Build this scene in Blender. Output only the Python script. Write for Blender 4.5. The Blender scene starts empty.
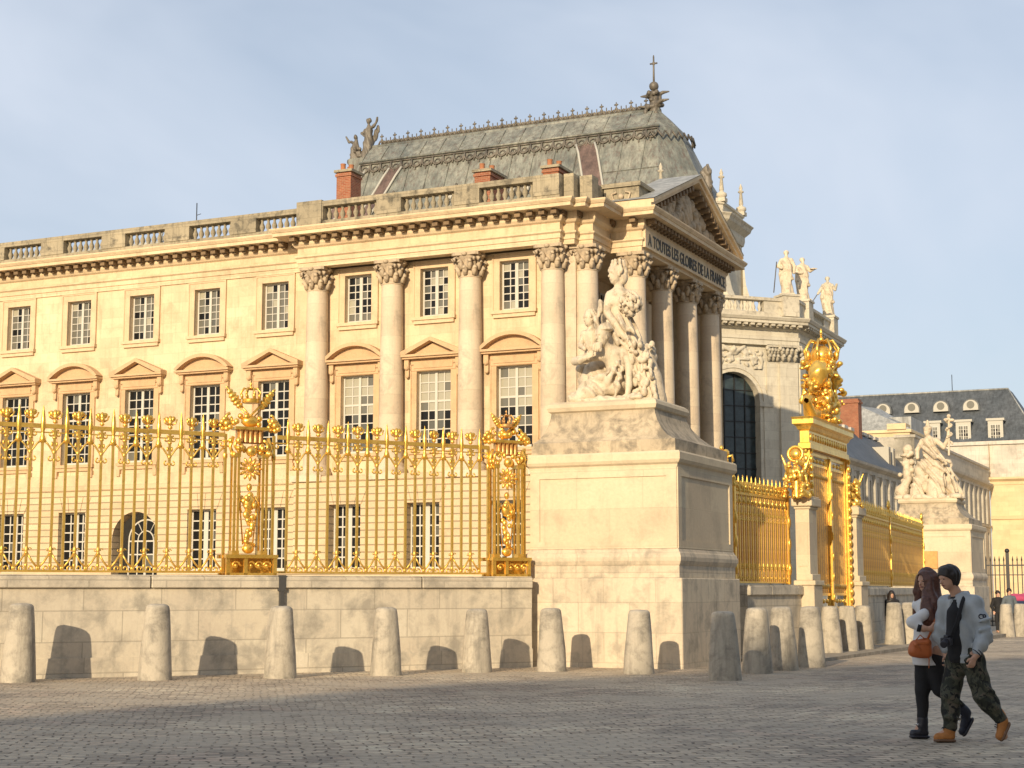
import bpy, math, random
import numpy as np
from mathutils import Vector, Matrix
random.seed(7); rng = np.random.RandomState(5)
sc = bpy.context.scene
COL = sc.collection
R_ = math.radians

# ------------------------------------------------------------------ camera
cam = bpy.data.cameras.new('camera'); cam_o = bpy.data.objects.new('camera', cam); COL.objects.link(cam_o)
cam.sensor_width = 36; cam.lens = 1600 / 1024 * 36
PITCH = math.atan((590 - 384) / 1600)
cam_o.location = (0, 0, 1.5); cam_o.rotation_euler = (math.pi / 2 + PITCH, 0, 0)
cam.clip_start = .1; cam.clip_end = 3000
sc.camera = cam_o
sc.view_settings.view_transform = 'Standard'; sc.view_settings.look = 'None'
sc.view_settings.exposure = 0.24; sc.view_settings.gamma = 1
sc.cycles.max_bounces = 6; sc.render.filter_size = 1.15

# ------------------------------------------------------------------ sky and sun
SUN_AZ, SUN_EL = R_(20), R_(17)          # light travels towards azimuth 21.5 deg (clockwise from +Y), falling 17 deg
W = bpy.data.worlds.new('World'); sc.world = W; W.use_nodes = True
nt = W.node_tree; N = nt.nodes; Lk = nt.links
for n in list(N): N.remove(n)
out = N.new('ShaderNodeOutputWorld'); bg = N.new('ShaderNodeBackground'); bg.inputs[1].default_value = .1
sky = N.new('ShaderNodeTexSky'); sky.sky_type = 'NISHITA'; sky.sun_disc = False
sky.sun_elevation = SUN_EL; sky.sun_rotation = math.pi + SUN_AZ; sky.air_density = 1.0; sky.dust_density = 1.5; sky.ozone_density = 1.5
tc = N.new('ShaderNodeTexCoord'); mp = N.new('ShaderNodeMapping'); mp.inputs['Scale'].default_value = (1.0, 1.0, 2.2)
mp.inputs['Rotation'].default_value = (R_(8), R_(14), 0)
nz = N.new('ShaderNodeTexNoise'); nz.inputs['Scale'].default_value = 1.7; nz.inputs['Detail'].default_value = 5; nz.inputs['Roughness'].default_value = .55
nz.inputs['Distortion'].default_value = .6
rmp = N.new('ShaderNodeMapRange'); rmp.inputs[1].default_value = .36; rmp.inputs[2].default_value = .70; rmp.inputs[3].default_value = .34; rmp.inputs[4].default_value = .86
mx = N.new('ShaderNodeMix'); mx.data_type = 'RGBA'; mx.inputs['B'].default_value = (6.1, 6.7, 7.7, 1)
Lk.new(tc.outputs['Generated'], mp.inputs[0]); Lk.new(mp.outputs[0], nz.inputs[0]); Lk.new(nz.outputs[0], rmp.inputs[0])
Lk.new(rmp.outputs[0], mx.inputs['Factor']); Lk.new(sky.outputs[0], mx.inputs['A']); Lk.new(mx.outputs['Result'], bg.inputs[0]); Lk.new(bg.outputs[0], out.inputs[0])

sl = bpy.data.lights.new('sun', 'SUN'); sl.energy = 4.4; sl.angle = R_(.5); sl.color = (1, .80, .54)
so = bpy.data.objects.new('sun', sl); COL.objects.link(so)
Ldir = Vector((math.sin(SUN_AZ) * math.cos(SUN_EL), math.cos(SUN_AZ) * math.cos(SUN_EL), -math.sin(SUN_EL)))
so.rotation_euler = (-Ldir).to_track_quat('Z', 'Y').to_euler(); so.location = (-20, -40, 40)

# ------------------------------------------------------------------ materials
def mat(name, build):
    m = bpy.data.materials.new(name); m.use_nodes = True
    t = m.node_tree; bsdf = t.nodes['Principled BSDF']; build(t, t.nodes, t.links, bsdf); return m
def setp(b, **k):
    for a, v in k.items(): b.inputs[a.replace('_', ' ')].default_value = v
def noise(N, L, vec, scale, detail=5, rough=.6, dist=0):
    n = N.new('ShaderNodeTexNoise'); n.inputs['Scale'].default_value = scale; n.inputs['Detail'].default_value = detail
    n.inputs['Roughness'].default_value = rough; n.inputs['Distortion'].default_value = dist
    if vec: L.new(vec, n.inputs['Vector'])
    return n
def ramp(N, L, src, stops):
    r = N.new('ShaderNodeValToRGB'); L.new(src, r.inputs[0]); e = r.color_ramp.elements
    while len(e) < len(stops): e.new(.5)
    for i, (p, c) in enumerate(stops): e[i].position = p; e[i].color = tuple(c) + (1,) if len(c) == 3 else c
    return r
def mix(N, L, fac, a, b, mode='MIX'):
    m = N.new('ShaderNodeMix'); m.data_type = 'RGBA'; m.blend_type = mode
    for v, k in ((fac, 'Factor'), (a, 'A'), (b, 'B')):
        if isinstance(v, (int, float)): m.inputs[k].default_value = v
        elif isinstance(v, tuple): m.inputs[k].default_value = v + (1,)
        else: L.new(v, m.inputs[k])
    return m.outputs['Result']
def uvz(N, L, coord='Object'):
    t = N.new('ShaderNodeTexCoord'); s = N.new('ShaderNodeSeparateXYZ'); L.new(t.outputs[coord], s.inputs[0])
    a = N.new('ShaderNodeMath'); a.operation = 'ADD'; L.new(s.outputs[0], a.inputs[0]); L.new(s.outputs[1], a.inputs[1])
    c = N.new('ShaderNodeCombineXYZ'); L.new(a.outputs[0], c.inputs[0]); L.new(s.outputs[2], c.inputs[1])
    return t, s, c.outputs[0]
def bump(N, L, h, b, strength=.4, dist=.02):
    u = N.new('ShaderNodeBump'); u.inputs['Strength'].default_value = strength; u.inputs['Distance'].default_value = dist
    L.new(h, u.inputs['Height']); L.new(u.outputs[0], b.inputs['Normal']); return u

def stone(name, c1, c2, dirt=(.12, .11, .10), dirt_amt=.35, block=(1.1, .42), joint=.35, jw=.012, rough=.85, grime_scale=1.3, streak=.0, bumps=.35, fine=14, dth=.50):
    def f(t, N, L, b):
        tcn, sep, uv = uvz(N, L)
        obj = tcn.outputs['Object']
        n1 = noise(N, L, obj, .45, 6, .6); col = mix(N, L, ramp(N, L, n1.outputs[0], [(.35, (0, 0, 0)), (.65, (1, 1, 1))]).outputs[0], c1, c2)
        n2 = noise(N, L, obj, fine, 4, .7)
        col = mix(N, L, .16, col, mix(N, L, n2.outputs[0], (.0, .0, .0), (1., 1., 1.)), 'OVERLAY')
        # dirt clumps
        n3 = noise(N, L, obj, grime_scale, 9, .68, .3)
        r3 = ramp(N, L, n3.outputs[0], [(dth, (0, 0, 0)), (dth + .17, (1, 1, 1))])
        m1 = N.new('ShaderNodeMath'); m1.operation = 'MULTIPLY'; m1.inputs[1].default_value = dirt_amt; L.new(r3.outputs[0], m1.inputs[0])
        col = mix(N, L, m1.outputs[0], col, dirt)
        if streak:
            mpn = N.new('ShaderNodeMapping'); mpn.inputs['Scale'].default_value = (3.2, 3.2, .28); L.new(obj, mpn.inputs[0])
            n4 = noise(N, L, mpn.outputs[0], 1.6, 6, .65); r4 = ramp(N, L, n4.outputs[0], [(.52, (0, 0, 0)), (.70, (1, 1, 1))])
            m4 = N.new('ShaderNodeMath'); m4.operation = 'MULTIPLY'; m4.inputs[1].default_value = streak; L.new(r4.outputs[0], m4.inputs[0])
            col = mix(N, L, m4.outputs[0], col, dirt)
        h = n2.outputs[0]
        if block:
            bk = N.new('ShaderNodeTexBrick'); L.new(uv, bk.inputs['Vector']); bk.inputs['Scale'].default_value = 1
            bk.inputs['Mortar Size'].default_value = jw; bk.inputs['Mortar Smooth'].default_value = .3
            bk.inputs['Brick Width'].default_value = block[0]; bk.inputs['Row Height'].default_value = block[1]
            bk.inputs['Color1'].default_value = (.42, .42, .42, 1); bk.inputs['Color2'].default_value = (.58, .58, .58, 1); bk.inputs['Mortar'].default_value = (.5, .5, .5, 1)
            col = mix(N, L, .45, col, bk.outputs['Color'], 'OVERLAY')
            mj = N.new('ShaderNodeMath'); mj.operation = 'MULTIPLY'; mj.inputs[1].default_value = joint; L.new(bk.outputs['Fac'], mj.inputs[0])
            col = mix(N, L, mj.outputs[0], col, tuple(x * .45 for x in c1))
            hh = N.new('ShaderNodeMath'); hh.operation = 'MULTIPLY_ADD'; hh.inputs[1].default_value = -1.2; L.new(bk.outputs['Fac'], hh.inputs[0]); L.new(n2.outputs[0], hh.inputs[2]); h = hh.outputs[0]
        L.new(col, b.inputs['Base Color']); setp(b, Roughness=rough)
        bump(N, L, h, b, bumps, .02)
    return mat(name, f)

M = {}
M['facade'] = stone('facade_limestone', (.59, .46, .29), (.69, .55, .36), (.30, .21, .12), .38, (1.05, .48), .17, .01, streak=.30, grime_scale=.8)
M['rustic'] = stone('rusticated_limestone', (.57, .435, .265), (.64, .50, .32), (.30, .22, .13), .25, (40, .31), .85, .03, streak=.08, grime_scale=.8, bumps=.8)
M['trim'] = stone('trim_limestone', (.58, .435, .265), (.66, .51, .33), (.26, .20, .13), .35, None, streak=.15)
M['hood'] = stone('ochre_trim_limestone', (.52, .34, .18), (.60, .42, .25), (.22, .16, .10), .30, None, streak=.10)
M['column'] = stone('column_limestone', (.55, .455, .325), (.64, .53, .39), (.22, .19, .15), .45, (30, .85), .22, .01, streak=.12)
M['capital'] = stone('capital_limestone', (.42, .34, .24), (.55, .44, .30), (.16, .13, .10), .55, None, grime_scale=5)
M['modil'] = stone('shade_dark_modillion_stone', (.17, .115, .065), (.26, .18, .10), (.06, .045, .035), .6, None, grime_scale=6)  # dark brown base paints the shade under the cornice into the bracket colour
M['bal'] = stone('weathered_parapet_stone', (.27, .235, .165), (.39, .335, .23), (.07, .065, .05), .85, (1.3, .6), .3, .02, grime_scale=2.2, streak=.45)
M['ped'] = stone('pedestal_limestone', (.56, .47, .33), (.64, .54, .38), (.28, .23, .17), .30, (1.5, .8), .16, .008, streak=.12, grime_scale=1.6)
M['ped_dirty'] = stone('stained_pedestal_stone', (.55, .47, .35), (.64, .55, .41), (.22, .20, .165), .55, (1.15, .62), .35, .01, streak=.4, grime_scale=1.9, dth=.48)
M['ped_cap'] = stone('weathered_cap_stone', (.42, .35, .25), (.54, .45, .32), (.13, .115, .09), .75, None, streak=.5, grime_scale=2.4, dth=.45)
M['wallst'] = stone('boundary_wall_stone', (.54, .48, .38), (.63, .57, .45), (.23, .215, .185), .65, (1.45, .56), .5, .012, streak=.35, grime_scale=1.5, dth=.47)
M['bollard'] = stone('bollard_stone', (.40, .36, .29), (.52, .47, .38), (.15, .14, .12), .75, None, grime_scale=2.0, streak=.6, bumps=.6, fine=22, dth=.46)
M['statue'] = stone('statue_limestone', (.58, .49, .36), (.66, .57, .43), (.20, .155, .10), .6, None, grime_scale=5, bumps=.6, fine=26, streak=.25)
M['chapel'] = stone('chapel_limestone', (.54, .50, .40), (.62, .57, .45), (.26, .23, .18), .42, (1.4, .55), .28, .012, streak=.35, grime_scale=.9)
M['chapelcap'] = stone('chapel_carved_stone', (.46, .42, .33), (.58, .53, .42), (.16, .14, .11), .6, None, grime_scale=3)
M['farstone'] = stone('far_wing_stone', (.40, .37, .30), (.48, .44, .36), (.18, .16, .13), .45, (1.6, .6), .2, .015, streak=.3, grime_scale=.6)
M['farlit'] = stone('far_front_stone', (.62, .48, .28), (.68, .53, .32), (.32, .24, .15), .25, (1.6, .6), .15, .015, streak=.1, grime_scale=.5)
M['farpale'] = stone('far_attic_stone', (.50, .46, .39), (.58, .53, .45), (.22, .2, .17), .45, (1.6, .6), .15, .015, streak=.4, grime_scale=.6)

def roofm(name, c1, c2, sx=.5, sy=.22, spots=None, rough=.55, seam=.5, brick=True, brown=None):
    def f(t, N, L, b):
        tcn, sep, uv = uvz(N, L); obj = tcn.outputs['Object']
        n1 = noise(N, L, obj, .35, 8, .65, .5)
        col = mix(N, L, ramp(N, L, n1.outputs[0], [(.35, (0, 0, 0)), (.65, (1, 1, 1))]).outputs[0], c1, c2)
        mpn = N.new('ShaderNodeMapping'); mpn.inputs['Scale'].default_value = (1.6, 1.6, .2); L.new(obj, mpn.inputs[0])
        n4 = noise(N, L, mpn.outputs[0], 1.5, 6, .7)
        col = mix(N, L, .6, col, ramp(N, L, n4.outputs[0], [(.35, (.2, .2, .2)), (.65, (.8, .8, .8))]).outputs[0], 'OVERLAY')
        h = n4.outputs[0]
        if brown:
            n5 = noise(N, L, mpn.outputs[0], 3.4, 7, .7); r5 = ramp(N, L, n5.outputs[0], [(.50, (0, 0, 0)), (.66, (.75, .75, .75))]); col = mix(N, L, r5.outputs[0], col, brown)
        if brick:
            bk = N.new('ShaderNodeTexBrick'); L.new(uv, bk.inputs['Vector']); bk.inputs['Scale'].default_value = 1
            bk.inputs['Mortar Size'].default_value = .012; bk.inputs['Brick Width'].default_value = sx; bk.inputs['Row Height'].default_value = sy
            bk.inputs['Color1'].default_value = (.4, .4, .4, 1); bk.inputs['Color2'].default_value = (.6, .6, .6, 1); bk.inputs['Mortar'].default_value = (.25, .25, .25, 1)
            col = mix(N, L, seam, col, bk.outputs['Color'], 'OVERLAY')
        L.new(col, b.inputs['Base Color']); setp(b, Roughness=rough); bump(N, L, h, b, .2, .02)
    return mat(name, f)
M['lead'] = roofm('weathered_green_grey_lead', (.125, .138, .125), (.25, .252, .21), .9, 1.6, seam=.45, brown=(.11, .075, .06))
M['leaddark'] = roofm('dark_lead_ornament', (.09, .08, .065), (.16, .14, .11), brick=False)
M['leadbrown'] = roofm('brown_lead_strip', (.10, .065, .055), (.16, .11, .09), .25, .25)
M['slate'] = roofm('blue_grey_slate', (.055, .065, .075), (.085, .095, .105), .35, .22)
M['zinc'] = roofm('grey_zinc_roof', (.26, .27, .26), (.34, .34, .32), .7, 8, seam=.3)
M['cream'] = mat('cream_painted_wood', lambda t, N, L, b: setp(b, Base_Color=(.42, .40, .34, 1), Roughness=.6))

def brickm(t, N, L, b):
    tcn, sep, uv = uvz(N, L); bk = N.new('ShaderNodeTexBrick'); L.new(uv, bk.inputs['Vector']); bk.inputs['Scale'].default_value = 1
    bk.inputs['Brick Width'].default_value = .24; bk.inputs['Row Height'].default_value = .08; bk.inputs['Mortar Size'].default_value = .008
    bk.inputs['Color1'].default_value = (.30, .12, .06, 1); bk.inputs['Color2'].default_value = (.26, .075, .035, 1); bk.inputs['Mortar'].default_value = (.33, .22, .15, 1)
    n = noise(N, L, tcn.outputs['Object'], 2.5, 6, .7)
    c = mix(N, L, .5, bk.outputs['Color'], ramp(N, L, n.outputs[0], [(.3, (.25, .25, .25)), (.7, (.75, .72, .7))]).outputs[0], 'OVERLAY')
    L.new(c, b.inputs['Base Color']); setp(b, Roughness=.9)
M['brick'] = mat('chimney_brick', brickm)
M['terracotta'] = mat('terracotta', lambda t, N, L, b: setp(b, Base_Color=(.36, .15, .07, 1), Roughness=.85))

def goldm(name, c1, c2, c3, metal=.85, rough=.34, amt=.45):
    def f(t, N, L, b):
        tcn = N.new('ShaderNodeTexCoord'); o = tcn.outputs['Object']
        n = noise(N, L, o, 9, 5, .65); n2 = noise(N, L, o, 2.1, 5, .6)
        col = mix(N, L, ramp(N, L, n2.outputs[0], [(.35, (0, 0, 0)), (.65, (1, 1, 1))]).outputs[0], c1, c2)
        r = ramp(N, L, n.outputs[0], [(.52, (0, 0, 0)), (.68, (1, 1, 1))])
        mm = N.new('ShaderNodeMath'); mm.operation = 'MULTIPLY'; mm.inputs[1].default_value = amt; L.new(r.outputs[0], mm.inputs[0])
        col = mix(N, L, mm.outputs[0], col, c3)
        L.new(col, b.inputs['Base Color']); setp(b, Metallic=metal, Roughness=rough)
        bump(N, L, n.outputs[0], b, .25, .01)
    return mat(name, f)
M['gold'] = goldm('gilded_iron', (.84, .50, .09), (.95, .63, .15), (.36, .17, .035), metal=.74, rough=.32, amt=.55)
M['golddull'] = goldm('dull_gilding', (.74, .47, .10), (.86, .58, .15), (.32, .17, .05), metal=.7, rough=.42, amt=.4)
M['goldred'] = goldm('reddish_gilding', (.62, .34, .12), (.78, .48, .18), (.35, .17, .07), metal=.6, rough=.4, amt=.4)

def cob(t, N, L, b):
    tcn = N.new('ShaderNodeTexCoord'); o = tcn.outputs['Object']
    mpn = N.new('ShaderNodeMapping'); mpn.inputs['Rotation'].default_value = (0, 0, R_(-9)); L.new(o, mpn.inputs[0])
    # gentle wobble so the rows are not ruler straight
    nw = noise(N, L, o, 1.3, 5, .65); vw = N.new('ShaderNodeVectorMath'); vw.operation = 'SCALE'; vw.inputs['Scale'].default_value = .30; L.new(nw.outputs['Color'], vw.inputs[0])
    va = N.new('ShaderNodeVectorMath'); va.operation = 'ADD'; L.new(mpn.outputs[0], va.inputs[0]); L.new(vw.outputs[0], va.inputs[1])
    bk = N.new('ShaderNodeTexBrick'); L.new(va.outputs[0], bk.inputs['Vector']); bk.inputs['Scale'].default_value = 1
    bk.inputs['Brick Width'].default_value = .24; bk.inputs['Row Height'].default_value = .16; bk.inputs['Mortar Size'].default_value = .014; bk.inputs['Mortar Smooth'].default_value = .8
    bk.inputs['Bias'].default_value = 0
    bk.inputs['Color1'].default_value = (.60, .50, .37, 1); bk.inputs['Color2'].default_value = (.36, .30, .23, 1); bk.inputs['Mortar'].default_value = (.15, .125, .09, 1)
    n1 = noise(N, L, o, .22, 5, .6); n2 = noise(N, L, o, 7, 6, .7); n3 = noise(N, L, o, 1.4, 5, .7)
    c = mix(N, L, .75, bk.outputs['Color'], ramp(N, L, n1.outputs[0], [(.38, (.30, .30, .30)), (.62, (.68, .66, .62))]).outputs[0], 'OVERLAY')
    c = mix(N, L, .5, c, ramp(N, L, n2.outputs[0], [(.3, (.28, .28, .28)), (.7, (.72, .72, .72))]).outputs[0], 'OVERLAY')
    c = mix(N, L, .4, c, ramp(N, L, n3.outputs[0], [(.35, (.3, .3, .3)), (.65, (.7, .7, .7))]).outputs[0], 'OVERLAY')
    # patches where sand fills the joints
    n5 = noise(N, L, o, .5, 6, .7, .4); r5 = ramp(N, L, n5.outputs[0], [(.48, (0, 0, 0)), (.60, (.8, .8, .8))])
    c = mix(N, L, r5.outputs[0], c, (.48, .405, .30))
    L.new(c, b.inputs['Base Color']); setp(b, Roughness=.72)
    h = N.new('ShaderNodeMath'); h.operation = 'MULTIPLY_ADD'; h.inputs[1].default_value = -1.0; L.new(bk.outputs['Fac'], h.inputs[0])
    h2 = N.new('ShaderNodeMath'); h2.operation = 'MULTIPLY'; h2.inputs[1].default_value = .8; L.new(n2.outputs[0], h2.inputs[0]); L.new(h2.outputs[0], h.inputs[2])
    bump(N, L, h.outputs[0], b, .9, .035)
M['cobble'] = mat('cobblestone_paving', cob)

def flat(name, c, rough=.7, metal=0, var=.0, scale=20, **k):
    def f(t, N, L, b):
        setp(b, Base_Color=tuple(c) + (1,), Roughness=rough, Metallic=metal)
        if var:
            tcn = N.new('ShaderNodeTexCoord'); n = noise(N, L, tcn.outputs['Object'], scale, 5, .6)
            col = mix(N, L, var, tuple(c), ramp(N, L, n.outputs[0], [(.3, (.15, .15, .15)), (.7, (.85, .85, .85))]).outputs[0], 'OVERLAY'); L.new(col, b.inputs['Base Color'])
            bump(N, L, n.outputs[0], b, .3, .006)
    return mat(name, f)
M['glassdark'] = flat('dark_window_pane', (.012, .012, .012), .2)
M['glassdark'].node_tree.nodes['Principled BSDF'].inputs['Specular IOR Level'].default_value = .22
M['glassgrey'] = flat('pane_with_grey_blind', (.14, .135, .11), .2)
M['glasscream'] = flat('pane_with_cream_blind', (.36, .34, .26), .2)
M['glassmid'] = flat('mid_tone_window_pane', (.10, .10, .085), .15)  # one even mid tone, given to randomly picked panes
M['glassblue'] = flat('leaded_blue_glass', (.03, .045, .05), .18, var=.6, scale=3)
M['white'] = flat('white_window_paint', (.52, .50, .44), .6)
M['black'] = flat('black_metal', (.02, .02, .02), .5)
M['letter'] = flat('dark_bronze_letters', (.05, .045, .035), .6)
M['leadrod'] = flat('lead_drain_pipe', (.06, .06, .06), .6)

# ------------------------------------------------------------------ object helpers
def empty(name, loc=(0, 0, 0), rz=0, label=None, cat=None, group=None, kind=None):
    o = bpy.data.objects.new(name, None); COL.objects.link(o); o.location = loc; o.rotation_euler = (0, 0, rz); o.empty_display_size = .2
    tag(o, label, cat, group, kind); return o
def tag(o, label=None, cat=None, group=None, kind=None):
    if label: o['label'] = label
    if cat: o['category'] = cat
    if group: o['group'] = group
    if kind: o['kind'] = kind
    return o
def copy_tree(o, parent=None):
    c = o.copy(); COL.objects.link(c)
    if parent: c.parent = parent
    for ch in list(o.children): copy_tree(ch, c)
    return c
class MB:
    def __init__(s): s.v = []; s.f = []; s.m = []; s.s = []
    def add(s, vs, fs, mi=0, smooth=False):
        k = len(s.v); s.v += [tuple(v) for v in vs]
        for f in fs: s.f.append(tuple(i + k for i in f)); s.m.append(mi); s.s.append(smooth)
    def box(s, x0, x1, y0, y1, z0, z1, mi=0, rot=0, ctr=None):
        vs = [(x, y, z) for x in (x0, x1) for y in (y0, y1) for z in (z0, z1)]
        if rot:
            cx, cy = ctr or ((x0 + x1) / 2, (y0 + y1) / 2); c_, s_ = math.cos(rot), math.sin(rot)
            vs = [(cx + (x - cx) * c_ - (y - cy) * s_, cy + (x - cx) * s_ + (y - cy) * c_, z) for x, y, z in vs]
        s.add(vs, [(0, 1, 3, 2), (4, 6, 7, 5), (0, 4, 5, 1), (2, 3, 7, 6), (0, 2, 6, 4), (1, 5, 7, 3)], mi)
    def quad(s, a, b, c, d, mi=0): s.add([a, b, c, d], [(0, 1, 2, 3)], mi)
    def lathe(s, c, prof, seg=20, mi=0, smooth=True, sx=1, sy=1, rough=0):
        n = len(prof); vs = []
        for i in range(seg):
            a = 2 * math.pi * i / seg
            for r, z in prof: vs.append((c[0] + r * math.cos(a) * sx, c[1] + r * math.sin(a) * sy, c[2] + z))
        fs = []
        for i in range(seg):
            j = (i + 1) % seg
            for k in range(n - 1): fs.append((i * n + k, j * n + k, j * n + k + 1, i * n + k + 1))
        s.add(vs, fs, mi, smooth)
        s.add([vs[i * n] for i in range(seg)], [tuple(range(seg))[::-1]], mi); s.add([vs[i * n + n - 1] for i in range(seg)], [tuple(range(seg))], mi)
    def tube(s, pts, r, seg=6, mi=0, r1=None, closed=False):
        P = [Vector(p) for p in pts]; n = len(P); vs = []
        if not hasattr(r, '__len__'):
            r = [r + ((r1 if r1 is not None else r) - r) * i / max(1, n - 1) for i in range(n)]
        prev = None
        for i in range(n):
            if closed: t = P[(i + 1) % n] - P[i - 1]
            else: t = P[min(i + 1, n - 1)] - P[max(i - 1, 0)]
            t.normalize()
            up = prev if prev is not None else (Vector((0, 0, 1)) if abs(t.z) < .9 else Vector((0, 1, 0)))
            a = (up - t * up.dot(t)); 
            if a.length < 1e-5: a = t.orthogonal()
            a.normalize(); bb = t.cross(a); prev = a
            for k in range(seg):
                q = 2 * math.pi * k / seg; vs.append(P[i] + (a * math.cos(q) + bb * math.sin(q)) * r[i])
        fs = []
        for i in range(n if closed else n - 1):
            j = (i + 1) % n
            for k in range(seg): fs.append((i * seg + k, i * seg + (k + 1) % seg, j * seg + (k + 1) % seg, j * seg + k))
        if not closed: fs += [tuple(range(seg))[::-1], tuple(range((n - 1) * seg, n * seg))]
        s.add(vs, fs, mi, True)
    def blob(s, c, r, mi=0, su=8, sv=5, rot=0, tilt=0):
        if not hasattr(r, '__len__'): r = (r, r, r)
        prof = []; vs = []; c_, s_ = math.cos(rot), math.sin(rot); ct, st = math.cos(tilt), math.sin(tilt)
        for i in range(sv + 1):
            ph = -math.pi / 2 + math.pi * i / sv
            for j in range(su):
                th = 2 * math.pi * j / su
                x, y, z = r[0] * math.cos(ph) * math.cos(th), r[1] * math.cos(ph) * math.sin(th), r[2] * math.sin(ph)
                x, z = x * ct + z * st, -x * st + z * ct
                x, y = x * c_ - y * s_, x * s_ + y * c_
                vs.append((c[0] + x, c[1] + y, c[2] + z))
        fs = [(i * su + j, i * su + (j + 1) % su, (i + 1) * su + (j + 1) % su, (i + 1) * su + j) for i in range(sv) for j in range(su)]
        s.add(vs, fs, mi, True)
    def sweep(s, path, prof, mi=0, closed=False, capends=True):
        """profile points (out, z) swept along plan path; out is to the right of travel, corners mitred"""
        n = len(path); P = [Vector((p[0], p[1])) for p in path]; off = []
        for i in range(n):
            d0 = (P[i] - P[i - 1]) if (i > 0 or closed) else None
            d1_ = (P[(i + 1) % n] - P[i]) if (i < n - 1 or closed) else None
            d0 = d0 or d1_; d1_ = d1_ or d0
            a = Vector((d0.y, -d0.x)).normalized(); b = Vector((d1_.y, -d1_.x)).normalized()
            m = (a + b); 
            off.append(m / max(.2, m.dot(a)) if m.length > 1e-4 else a)
        k = len(prof); vs = [(P[i].x + off[i].x * o_, P[i].y + off[i].y * o_, z) for i in range(n) for o_, z in prof]
        fs = []
        for i in range(n if closed else n - 1):
            j = (i + 1) % n
            for q in range(k - 1): fs.append((i * k + q, j * k + q, j * k + q + 1, i * k + q + 1))
        s.add(vs, fs, mi)
        if capends and not closed:
            s.add([vs[q] for q in range(k)], [tuple(range(k))], mi); s.add([vs[(n - 1) * k + q] for q in range(k)], [tuple(range(k))[::-1]], mi)
    def poly_prism(s, pts, y0, y1, mi=0):
        """pts in (x,z) extruded along y"""
        n = len(pts); vs = [(x, y0, z) for x, z in pts] + [(x, y1, z) for x, z in pts]
        s.add(vs, [tuple(range(n)), tuple(range(2 * n - 1, n - 1, -1))] + [(i, i + n, (i + 1) % n + n, (i + 1) % n) for i in range(n)], mi)
    def poly_z(s, pts, z0, z1, mi=0):
        n = len(pts); vs = [(x, y, z0) for x, y in pts] + [(x, y, z1) for x, y in pts]
        s.add(vs, [tuple(range(n))[::-1], tuple(range(n, 2 * n))] + [(i, (i + 1) % n, (i + 1) % n + n, i + n) for i in range(n)], mi)
    def xf(s, mtx, start=0):
        for i in range(start, len(s.v)): s.v[i] = tuple(mtx @ Vector(s.v[i]))
    def cut(s):
        if not hasattr(s, 'cuts'): s.cuts = []
        s.cuts.append((len(s.v), len(s.f)))
    def build_each(s, name, mats, parent=None):
        c = s.cuts + [(len(s.v), len(s.f))]; res = []
        for (v0, f0), (v1, f1) in zip(c[:-1], c[1:]):
            if f1 == f0: continue
            q = MB(); q.v = s.v[v0:v1]; q.f = [tuple(i - v0 for i in f) for f in s.f[f0:f1]]; q.m = s.m[f0:f1]; q.s = s.s[f0:f1]; res.append(q.build(name, mats, parent))
        return res
    def data(s, name, mats):
        me = bpy.data.meshes.new(name); me.from_pydata(s.v, [], s.f)
        for m in (mats if isinstance(mats, (list, tuple)) else [mats]): me.materials.append(m)
        me.polygons.foreach_set('material_index', s.m); me.polygons.foreach_set('use_smooth', s.s); me.update(); return me
    def build(s, name, mats, parent=None, loc=None):
        o = bpy.data.objects.new(name, s.data(name, mats)); COL.objects.link(o)
        if parent: o.parent = parent
        if loc: o.location = loc
        return o
def inst(me, name, parent=None, loc=(0, 0, 0), rz=0, scale=None, rot=None):
    o = bpy.data.objects.new(name, me); COL.objects.link(o); o.location = loc; o.rotation_euler = rot or (0, 0, rz)
    if scale: o.scale = scale if hasattr(scale, '__len__') else (scale,) * 3
    if parent: o.parent = parent
    return o
def bevel(o, w=.02, seg=2, ang=30):
    m = o.modifiers.new('bevel', 'BEVEL'); m.width = w; m.segments = seg; m.limit_method = 'ANGLE'; m.angle_limit = R_(ang); return o

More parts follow.
